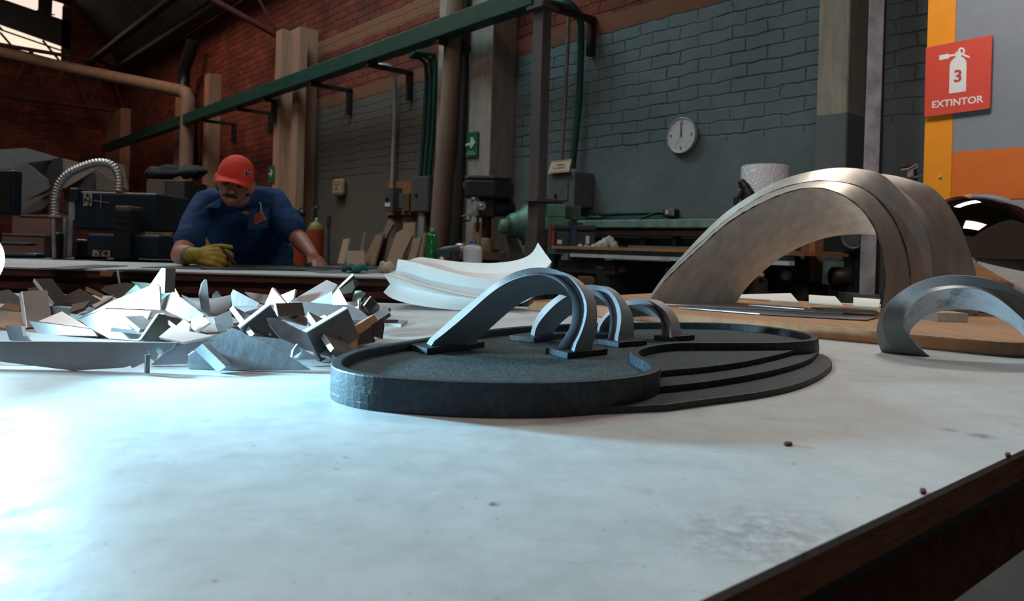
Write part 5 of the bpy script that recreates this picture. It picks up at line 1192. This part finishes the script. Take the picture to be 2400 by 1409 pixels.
MB().lathe(at(1113, 506, YD - .12), [(.03, 0), (.036, .01), (.036, .12), (.034, .14)], 20).build('quill_housing', M('light_grey_casting', (.62, .62, .66), .35, .3), t, bevel=.003)
MB().cbox(1104, 460, 1120, 470, YD - .16, .06).build('name_plate', m_greybox, t); MB().cbox(1105, 462, 1113, 468, YD - .165, .006).build('plate_print', m_paper, t)
mb = MB().lathe(at(1128, 483, YD - .19), [(.026, 0), (.034, .004), (.036, .015), (.03, .018), (.024, .012)], 24, V((.25, -1, 0))); mb.build('feed_wheel', m_galv, t)
MB().ball(at(1128, 483, YD - .20), .02, 14, 10).build('wheel_hub', m_galv, t); MB().tube([at(1112, 496, YD - .15), at(1098, 502, YD - .22), at(1083, 507, YD - .26)], .006, 8).build('feed_lever', m_galv, t)
MB().tube([at(1103, 505, YD - .15), at(1101, 517, YD - .16), at(1085, 519, YD - .2)], .008, 8).build('stop_arm', m_black, t)
MB().lathe(at(1119, 545, YD - .12), [(.008, 0), (.016, .03), (.017, .07), (.011, .09), (.011, .14)], 16).build('chuck', m_darksteel, t); MB().tube([at(1120, 546, YD - .12), at(1121, 574, YD - .12)], .006, 8).build('drill_bit', m_galv, t)
MB().tube([V((at(1142, 500, YD + .06).x, YD + .06, zc_)), V((at(1142, 440, YD + .06).x, YD + .06, zb_))], .042, 20).build('column', M('rusty_brown_column', (.06, .03, .022), .5, .3), t)
MB().box((at(1135, 588, YD).x, YD, zc_ + .012), (.25, .4, .024)).build('foot_plate', m_darksteel, t, bevel=.006)
tag(MB().prism([at(1104, 585, YD + .2), at(1110, 522, YD + .24), at(1132, 522, YD + .24), at(1128, 585, YD + .2)], V((0, .02, 0))).build('board_piece', m_tan), 'red brown board leaning behind the drill bit', 'board')
t = cthing('paint_jar', 1142, 582, 6.15, 'cream round jar on the counter below the drill press', 'jar', z=zc_)
pc_ = V((at(1142, 582, 6.15).x, 6.15, zc_)); MB().lathe(pc_, [(.045, 0), (.05, .01), (.05, .09), (.045, .1)], 24).build('body', M('ochre_cream_jar', (.27, .22, .12), .5, var=.2), t); MB().lathe(pc_ + UP * .1, [(.047, 0), (.047, .012), (.0001, .013)], 24).build('lid', M('dull_cream_lid', (.3, .25, .17), .5), t)
t = cthing('metal_tin', 1085, 580, 6.1, 'shiny white metal tin left of the plastic jug', 'tin', z=zc_)
pc_ = V((at(1082, 580, 6.05).x, 6.05, zc_)); MB().lathe(pc_, [(.04, 0), (.055, .02), (.055, .035), (.045, .045)], 24).build('dish', m_white, t); MB().lathe(pc_ + UP * .045, [(.05, 0), (.05, .012), (.03, .02)], 24).build('lid', m_bright, t)
# green motor and its machine
m_mgreen = M('dull_machine_green', (.115, .26, .20), .5, .1, var=.15, scale=8, dark=(.03, .05, .04), dscale=9, damt=.5)
YG = 6.1
t = thing('green_machine', (at(1270, 590, YG).x, YG + .1, 0), 'green machine with bell shaped motor behind the square post', 'machine')
ax_ = V((-1, -.35, -.02)).normalized()
MB().lathe(at(1244, 527, YG), [(.150, -.02), (.165, 0), (.165, .015), (.150, .05), (.115, .10), (.095, .14), (.09, .17), (.075, .175), (.072, .20)], 36, ax_).build('bell_housing', m_mgreen, t)
MB().lathe(at(1189, 532, YG - .11), [(.062, 0), (.066, .01), (.06, .05), (.03, .065)], 28, ax_).build('end_cap', M('light_green_cap', (.12, .22, .14), .5), t)
MB().cbox(1226, 480, 1246, 576, YG + .05, .25).build('housing_frame', m_mgreen, t, bevel=.01)
MB().cbox(1284, 478, 1323, 600, YG, .35).build('side_frame', M('bright_machine_green', (.13, .34, .25), .5, var=.1), t, bevel=.008); MB().cbox(1283, 506, 1325, 508, YG - .005, .02).build('joint_line', m_black, t)
MB().cbox(1322, 482, 1362, 512, YG + .1, .25).build('olive_box', M('olive_grey', (.075, .095, .065), .6), t, bevel=.006)
MB().prism([at(1186, 552, YG - .05), at(1208, 552, YG - .05), at(1236, 612, YG - .05), at(1200, 612, YG - .05)], V((0, .1, 0))).build('stand', M('grey_olive_stand', (.09, .09, .075), .6), t)
MB().box((at(1285, 600, YG).x, YG + .2, at(0, 595, YG).z / 2), (.5, .35, at(0, 595, YG).z)).build('base', M('dark_green_base', (.02, .045, .035), .6), t)
tag(MB().cbox(1262, 468, 1322, 476, YG + .02, .2).build('flat_bar', m_darksteel), 'dark flat bar lying on top of the green machine', 'bar')
# guillotine shear along the wall
YS = 5.75
NS = .95
t = thing('guillotine_shear', flat(wall(1560, 560, NS), 0), 'long pale green sheet shear behind the wooden counter', 'machine')
MB().wbox(1352, 514, 1735, 534, NS, .4).build('top_beam', M('worn_pale_green', (.17, .30, .255), .5, var=.2, dark=(.05, .07, .06), dscale=8, damt=.6), t, bevel=.008)
MB().wbox(1360, 534, 1735, 540, NS - .04, .3).build('blade_slot', m_black, t); MB().wbox(1360, 541, 1735, 554, NS - .02, .3).build('hold_down_bar', M('oily_brown_bar', (.05, .04, .033), .5, .3), t, bevel=.005)
MB().wbox(1360, 557, 1735, 604, NS - .12, .3).build('bed', M('dark_shadow_green', (.045, .065, .06), .6), t)
for x in (1440, 1500, 1575): MB().wbox(x, 556, x + 9, 600, NS - .05, .06).build('bed_rib', m_darksteel, t)
for x in (1375, 1715):
    q = wall(x, 590, NS - .25); MB().box((q.x, q.y, q.z / 2), (.12, .3, q.z), ES, EN, UP).build('leg', m_darksteel, t)
tag(MB().wbox(1340, 508, 1372, 514, NS - .05, .12).build('tool_pouch', M('blue_cloth', (.02, .06, .10), .8)), 'small blue cloth pouch on top of the shear', 'pouch')
mb = MB()
for i in range(8): mb.ball(wall(1378 + i * 4.5, 511 - (i % 3), NS - .12), (.02, .03, .014), 8, 6)
tag(fuse(mb.build('spanner_heap', m_darksteel), .006, 1), 'dark heap of greasy hand tools on the shear beam', 'tools')
# wooden counter in front of the shear
YC, NC = 5.08, 1.6
ct = thing('tool_counter', flat(wall(1540, 590, NC - .4), 0), 'wooden edged counter with grey apron carrying the toolbox', 'counter')
MB().wbox(1292, 583, 1850, 590.5, NC, .62).build('wooden_top', M('orange_pine', (.36, .17, .07), .6, var=.2, scale=6, stretch=(4, 4, 8)), ct)
zc2 = max(v.co.z for v in ct.children[0].data.vertices)
MB().wbox(1296, 591, 1850, 603, NC - .03, .05).build('apron', M('blue_grey_steel', (.10, .13, .15), .5), ct); MB().wbox(1335, 603, 1850, 612, NC - .01, .05).build('white_rail', M('worn_white_rail', (.46, .54, .58), .5, var=.2), ct)
MB().wbox(1306, 612, 1440, 690, NC - .05, .5).build('drawer_unit', m_black, ct, bevel=.004)
for x in (1300, 1590, 1838):
    q = wall(x, 600, NC - .5); MB().box((q.x, q.y, zc2 / 2 - .03), (.07, .07, zc2 - .06), ES, EN, UP).build('leg', m_darksteel, ct)
MB().wbox(1300, 632, 1440, 640, NC - .02, .05).build('shelf_bar', m_darksteel, ct)
t = thing('toolbox', (at(1355, 583, YC + .1).x, YC + .25, zc2), 'black and blue plastic toolbox on the wooden counter', 'toolbox')
YT = YC + .12
MB().cbox(1304, 543, 1395, 582.5, YT, .28).build('body', M('blue_black_plastic', (.012, .030, .045), .45), t, bevel=.008)
MB().cbox(1300, 526, 1398, 541, YT - .01, .30).build('lid', M('charcoal_plastic', (.022, .026, .028), .5), t, bevel=.01)
for a in ((1306, 562, 1317, 572), (1373, 553, 1381, 572)): MB().cbox(*a, YT - .004, .004).build('latch', m_paper, t)
MB().cbox(1304, 541, 1395, 545, YT + .004, .27).build('seam_gap', m_black, t); MB().cbox(1330, 521, 1366, 527, YT + .1, .03).build('handle', m_black, t, bevel=.004)
tag(MB().cbox(1294, 525, 1300, 578, YT + .05, .3).cbox(1294, 573, 1320, 581, YT + .30, .04).cbox(1294, 525, 1316, 531, YT + .31, .04).build('red_crate', M('red_orange_plastic', (.33, .06, .03), .5)), 'red orange plastic crate behind the toolbox', 'crate')
tag(MB().prism([at(1338, 527, YT - .02), at(1351, 527, YT - .02), at(1352, 612, YC - .015), at(1340, 612, YC - .015)], V((0, -.006, 0))).build('strap', M('navy_strap', (.008, .022, .05), .8)), 'dark blue strap hanging over the toolbox and counter edge', 'strap')
lay('paper_sheet', [(1281, 588.5), (1300, 583.9), (1337, 583.9), (1330, 587.5)], zc2 + .003, .004, M('bluish_paper', (.42, .47, .56), .7), 'bluish sheet overhanging the left end of the wooden counter', 'paper')
def bag(nm, pts, mat, label):
    mb = MB()
    for x, y, Y, r in pts: mb.ball(at(x, y, Y), r, 10, 8)
    return tag(fuse(mb.build(nm, mat), .008, 1, .03, .025), label, 'bag')
bag('plastic_bag', [(1345, 578, 5.15, .02), (1360, 579, 5.12, .022), (1375, 580, 5.15, .02), (1392, 579, 5.15, .022), (1405, 575, 5.15, .03), (1418, 570, 5.15, .035), (1428, 563, 5.15, .03), (1436, 574, 5.15, .03), (1444, 580, 5.15, .02)], M('hazy_plastic', (.50, .55, .55), .35, var=.15), 'crumpled hazy plastic bag beside the toolbox')
tag(MB().wbox(1472, 577, 1640, 582.5, NC - .2, .3).build('steel_sheet', m_strip), 'grey steel sheet on the wooden counter under the arch', 'metal sheet')
tag(MB().wbox(1432, 575, 1515, 582.5, NC - .5, .1).build('dark_tray', m_black), 'low black tray behind the plastic bag', 'tray')
# under the counter
t = cthing('lathe_chuck', 1455, 660, 5.0, 'yellowish round flange on a dark spindle under the counter', 'machine', z=0)
MB().lathe(at(1448, 632, 4.75), [(.036, 0), (.038, .01), (.036, .02), (.02, .025), (.018, .05)], 24, V((.6, -.8, 0))).build('flange', M('brass_yellow', (.24, .17, .05), .5, .3), t)
MB().tube([at(1400, 630, 4.8), at(1446, 632, 4.75)], .02, 10).build('spindle', m_darksteel, t); MB().cbox(1400, 642, 1440, 760, 4.72, .12).build('bed', m_black, t)
MB().cbox(1420, 618, 1432, 628, 4.8, .05).build('tail_bracket', m_mgreen, t)
t = cthing('wooden_box', 1378, 668, 4.6, 'brown wooden box standing low under the counter', 'box', z=0)
MB().cbox(1362, 650, 1393, 668, 4.55, .2).build('front', M('brown_drawer_wood', (.13, .065, .035), .7), t); MB().box((at(1378, 668, 4.6).x, 4.66, at(0, 668, 4.6).z / 2), (.07, .15, at(0, 668, 4.6).z)).build('stand', m_black, t)
t = cthing('canvas_screen', 1520, 640, 5.4, 'mottled dark curtain hanging under the counter', 'curtain', z=0)
MB().wbox(1432, 612, 1620, 720, .75, .02).build('cloth', M('mottled_grey_green', (.06, .065, .055), .9, var=.6, scale=6), t)
for x in (1478, 1530): MB().tube([wall(x, 612, .8), wall(x - 12, 690, .85)], .008, 6).build('rod', m_darksteel, t)
# behind the arch opening
t = cthing('wooden_post', 1910, 662, 4.3, 'orange brown wooden post seen through the arch opening', 'post', z=0)
c7x = lambda x: 1700 + x / 5.0325
MB().cbox(1897, 560, 1908, 661, 4.28, .12).build('lit_edge', M('post_wood_lit', (.33, .14, .06), .7), t); MB().cbox(1908, 560, 1927, 661, 4.31, .10).build('post_face', M('post_wood_shaded', (.17, .075, .032), .7), t)  # one wood: lit edge and shaded face put into two colours
MB().box((at(1910, 661, 4.35).x, 4.35, at(1910, 661, 4.3).z / 2), (.05, .08, at(1910, 661, 4.3).z)).build('foot', m_darksteel, t)
t = cthing('grinder_wheel', 1845, 690, 4.2, 'large dark round wheel guard seen through the arch opening', 'machine', z=0)
MB().lathe(at(1842, 645, 4.3), [(.11, 0), (.125, .01), (.125, .05), (.118, .055), (.118, .03), (.02, .028)], 40, V((-.25, -1, 0))).build('wheel_guard', m_darksteel, t)
MB().lathe(at(1842, 645, 4.27), [(.03, 0), (.03, .04), (.01, .05)], 20, V((-.25, -1, 0))).build('hub', m_galv, t); MB().lathe(at(1868, 688, 4.1), [(.05, 0), (.055, .01), (.055, .03), (.045, .03)], 28, V((-.2, -1, 0))).build('small_pulley', m_darksteel, t)
MB().cbox(1790, 660, 1895, 760, 4.32, .2).build('pedestal', m_black, t)
NL = .62
t = thing('lathe_bed', flat(wall(1950, 600, NL), 0), 'dark machine frame with round dial behind the arch opening', 'machine')
MB().wbox(1862, 580, 2008, 590, NL, .15).build('beam', m_darksteel, t); MB().wbox(1868, 678, 2000, 690, NL, .2).build('lower_beam', m_black, t)
MB().wbox(1932, 612, 1977, 640, NL - .02, .1).build('pale_green_tray', M('pale_green_tray', (.14, .19, .17), .5), t); MB().wbox(1982, 590, 2008, 700, NL - .05, .08).build('green_back_panel', M('deep_green_panel', (.03, .06, .05), .6), t)
MB().lathe(wall(2003, 556, NL + .02), [(.05, 0), (.075, .004), (.078, .015), (.066, .02), (.06, .012)], 30, EN).build('dial', M('dim_green_ring', (.12, .15, .14), .4, .4), t)
MB().wbox(1862, 530, 2008, 580, NL - .06, .04).build('back_plate', m_black, t)
for x in (1870, 1998):
    q = wall(x, 600, NL - .08); MB().box((q.x, q.y, q.z / 2), (.06, .1, q.z), ES, EN, UP).build('leg', m_black, t)
t = cthing('electric_motor', 1955, 655, 4.25, 'dark brown motor lying behind the wooden post', 'motor', z=0)
MB().lathe(at(1945, 648, 4.2), [(.04, 0), (.055, .01), (.055, .10), (.045, .115)], 24, V((1, -.1, 0))).build('casing', M('dark_brown_motor', (.03, .018, .014), .5), t); MB().cbox(1940, 668, 1985, 720, 4.2, .1).build('stand', m_black, t)
t = cthing('angle_vise', 1810, 660, 3.9, 'small dark vise with wooden knob seen low through the arch', 'vise', z=0)
MB().cbox(1772, 652, 1800, 700, 3.9, .12).build('jaw', m_darksteel, t, bevel=.005); MB().ball(at(1786, 646, 3.88), .014, 12, 8).build('knob', m_tan, t); MB().cbox(1760, 680, 1830, 780, 3.95, .2).build('stand', m_black, t)
# bubble wrap roll and neighbours
cb_ = V((at(1790, 500, 4.3).x, 4.3, zc2)); rb = 54 / F * 4.3; hb = at(1790, 391, 4.3).z - zc2
t = thing('bubble_wrap_roll', cb_, 'white roll of bubble wrap standing behind the steel arch', 'roll')
def bubble_mat():
    m = M('bubble_wrap', (.58, .60, .66), .3, var=.06, scale=30); nt = m.node_tree; b = nt.nodes['Principled BSDF']
    vo = nt.nodes.new('ShaderNodeTexVoronoi'); vo.inputs['Scale'].default_value = 70; tc = nt.nodes.new('ShaderNodeTexCoord'); nt.links.new(tc.outputs['Object'], vo.inputs['Vector'])
    bp = nt.nodes.new('ShaderNodeBump'); bp.inputs['Strength'].default_value = .6; bp.inputs['Distance'].default_value = .01; nt.links.new(vo.outputs['Distance'], bp.inputs['Height']); nt.links.new(bp.outputs[0], b.inputs['Normal']); return m
MB().lathe(cb_, [(rb, 0), (rb, hb), (rb * .93, hb + .006), (rb * .35, hb), (rb * .34, hb - .02)], 48).build('wrap', bubble_mat(), t); MB().lathe(cb_, [(rb * .34, 0), (rb * .34, hb + .004), (rb * .30, hb + .004), (rb * .30, hb - .05)], 32).build('core', m_tan, t)
t = cthing('clamp_stand', 1742, 470, 4.4, 'black gloved clamp on a rod left of the bubble wrap roll', 'clamp', z=zc2)
MB().chain([(at(1739, 428, 4.2), .022), (at(1746, 440, 4.2), .03), (at(1754, 458, 4.2), .038), (at(1752, 474, 4.2), .04)]).build('black_glove', m_black, t); MB().chain([(at(1736, 448, 4.2), .018), (at(1727, 465, 4.2), .018), (at(1724, 477, 4.2), .012)]).build('clamp_jaw', M('dark_glassy_plastic', (.03, .035, .035), .3), t)
MB().tube([at(1752, 474, 4.2), V((at(1752, 474, 4.25).x, 4.25, zc2))], .014, 8).build('rod', m_darksteel, t)
t = cthing('pipe_valve', 2140, 420, 3.6, 'dark tap with pale pink body between silver column and yellow panel', 'valve', z=0)
MB().cbox(2120, 382, 2141, 393, 3.6, .05).build('tap_head', m_chip, t, bevel=.006); MB().lathe(at(2134, 415, 3.62), [(.014, 0), (.016, .01), (.015, .04), (.01, .05)], 16).build('tap_body', M('pale_pink_body', (.40, .30, .32), .5), t)
MB().tube([at(2112, 398, 3.62), at(2128, 396, 3.6), at(2140, 390, 3.6), at(2148, 384, 3.6), at(2150, 392, 3.6), at(2142, 397, 3.6)], .003, 6).build('wire_loop', m_galv, t); MB().tube([at(2140, 395, 3.64), at(2143, 420, 3.64), V((at(2143, 420, 3.64).x, 3.64, 0))], .014, 10).build('riser_pipe', m_darksteel, t)
MB().tube([at(2140, 416, 3.63), at(2160, 413, 3.63)], .006, 8).build('outlet_pipe', m_galv, t)
# things at the right end of the worker's bench
def bench_pt(px, Y): return V((at(px, 600, Y).x, Y, TOP))
p = bench_pt(1011, 3.35); k = 3.35 / F
t = thing('green_bottle', p, 'green plastic detergent bottle with pale cap behind the white form', 'bottle')
hb = at(1011, 536, 3.35).z - TOP
MB().lathe(p, [(.024, 0), (.026, .006), (.026, .06), (.024, .085), (.022, .105), (.026, .125), (.0265, hb - .035), (.022, hb - .022), (.011, hb - .014), (.010, hb - .010)], 28).build('body', M('green_plastic', (.006, .13, .028), .2, var=.1, coat=.5), t)
MB().lathe(p + UP * (hb - .012), [(.011, 0), (.011, .012), (.009, .014)], 18).build('cap', M('pale_green_cap', (.12, .28, .2), .4), t)
p = bench_pt(1108, 3.3); hb = at(1108, 575, 3.3).z - TOP
t = thing('plastic_jug', p, 'milky white plastic jug with blue cap behind the white form', 'jug')
MB().box(p + UP * (hb * .5), (.082, .07, hb)).build('body', M('milky_plastic', (.42, .46, .48), .35, var=.1), t, bevel=.018); MB().lathe(p + UP * hb, [(.014, -.002), (.014, .008)], 18).build('neck', M('milky_neck', (.42, .46, .48), .35), t); MB().lathe(p + UP * (hb + .006), [(.015, 0), (.015, .013), (.012, .016)], 18).build('cap', M('blue_cap', (.01, .06, .24), .4), t)
p = bench_pt(1055, 3.3)
t = thing('angle_grinder', p, 'dark teal angle grinder lying between green bottle and jug', 'power tool')
zz = at(1055, 588, 3.3).z
MB().tube([at(1026, 590, 3.32), at(1050, 588, 3.3), at(1078, 583, 3.3)], [.016, .021, .018], 16).build('motor_body', M('teal_black_plastic', (.012, .035, .035), .45), t); MB().tube([at(1064, 590, 3.3), at(1066, 620, 3.3)], [.022, .02], 14).build('gear_head', m_black, t)
MB().cbox(1032, 602, 1038, 611, 3.28, .02).build('switch', m_paper, t); MB().tube([at(1030, 592, 3.32), at(1024, 605, 3.33), V((at(1030, 605, 3.36).x, 3.36, TOP + .01))], .006, 8).build('cord', m_black, t)
# ================================================================ partition with the extinguisher sign
NP = (at(2247, 180, 3.0) - O).dot(EN)
t = thing('partition', flat(wall(2235, 600, NP), 0), 'orange yellow and grey partition at the right carrying the red sign', 'partition')
m_yel = M('amber_yellow_panel', (.78, .28, .004), .5, var=.04); m_org = M('orange_panel', (.62, .14, .012), .5, var=.05); m_bgr = M('blue_grey_panel', (.20, .235, .285), .55, var=.04)
def ppanel(x0, x1, y0, y1, dn, th, mat, nm):
    a, b = wall(x0, 250, NP + dn), wall(x1, 250, NP + dn); z1 = wall((x0 + x1) / 2, y0, NP + dn).z; z0 = 0 if y1 is None else wall(x0, y1, NP + dn).z
    if y0 is not None and x0 > 2230: z1 = wall(x0, y0, NP + dn).z
    d = -EN * th
    return MB().box8([V((p.x, p.y, z0)) for p in (a, b, b + d, a + d)] + [V((p.x, p.y, z1)) for p in (a, b, b + d, a + d)]).build(nm, mat, t)
ppanel(2169, 2234, -500, None, 0, .06, m_yel, 'edge_post')
ppanel(2235, 2900, -500, 356, 0, .05, m_bgr, 'grey_panel'); ppanel(2235, 2900, 356, 470, .002, .052, m_org, 'orange_panel'); ppanel(2235, 2900, 471, None, 0, .05, M('pale_grey_panel', (.30, .33, .36), .55), 'lower_panel')
MB().ball(wall(2204, 415, NP + .002), .006, 12, 8).build('bolt', m_galv, t)
c3 = lambda pts, n: [wall(1900 + x / 3.354, y / 3.354, n) for x, y in pts]
t = thing('extinguisher_sign', wall(2245, 268, NP + .02), 'square red EXTINTOR sign with white extinguisher picture', 'sign')
MB().prism(c3([(906, 378), (918, 372), (1418, 273), (1428, 282), (1410, 848), (1402, 854), (902, 921), (893, 912)], NP + .02), -EN * .008).build('panel', M('signal_red', (.60, .062, .038), .45, var=.04), t, bevel=.001)
n2 = NP + .0205
MB().prism(c3([(1088, 738), (1094, 515), (1103, 485), (1125, 462), (1140, 450), (1140, 420), (1145, 408), (1180, 402), (1184, 412), (1184, 444), (1205, 455), (1220, 474), (1226, 498), (1221, 718)], n2), EN * .001).build('extinguisher_icon', m_white, t)
MB().prism(c3([(1012, 436), (1084, 423), (1088, 431), (1141, 424), (1141, 440), (1091, 446), (1088, 458), (1013, 475)], n2), EN * .001).build('hose_icon', m_white, t)
MB().prism(c3([(1182, 430), (1194, 419), (1252, 443), (1244, 458)], n2), EN * .001).build('handle_icon', m_white, t)
rg = [[c3([(1186 + r * math.cos(a) * .92, 402 + r * math.sin(a))], n2 + .0005)[0] for a in [k * math.pi / 12 for k in range(25)]] for r in (30, 15)]
MB().loft(rg, closed=False, smooth=False).build('ring_icon', m_white, t)
cS = c3([(1158, 602)], n2 + .0015)[0]; hS = (c3([(1158, 555)], n2)[0] - c3([(1158, 647)], n2)[0]).length
text('numeral', '3', hS * 1.42, M('sign_red_print', (.42, .05, .03), .5), t, frame(cS, -ES, UP), .0004, .0016)
cS = c3([(1148, 804)], n2)[0]; wS = (c3([(945, 820)], n2)[0] - c3([(1348, 775)], n2)[0]).length
lt = text('lettering', 'EXTINTOR', .045, m_white, t, frame(cS, -ES, UP), .0005, .0008)
vx = [v.co.copy() for v in lt.data.vertices]; ww = max((v - vx[0]).dot(-ES) for v in vx) - min((v - vx[0]).dot(-ES) for v in vx); k = wS / ww
lc = cS - t.location
for v in lt.data.vertices: v.co = lc + (v.co - lc) * k
# turn the whole place so that the long wall runs along an axis
RZ = Matrix.Rotation(math.radians(49.9), 4, 'Z')
for o in list(COL.objects):
    if o.parent is None: o.matrix_world = RZ @ (Matrix.LocRotScale(o.location, o.rotation_euler, None) if o.type != 'CAMERA' else o.matrix_world)
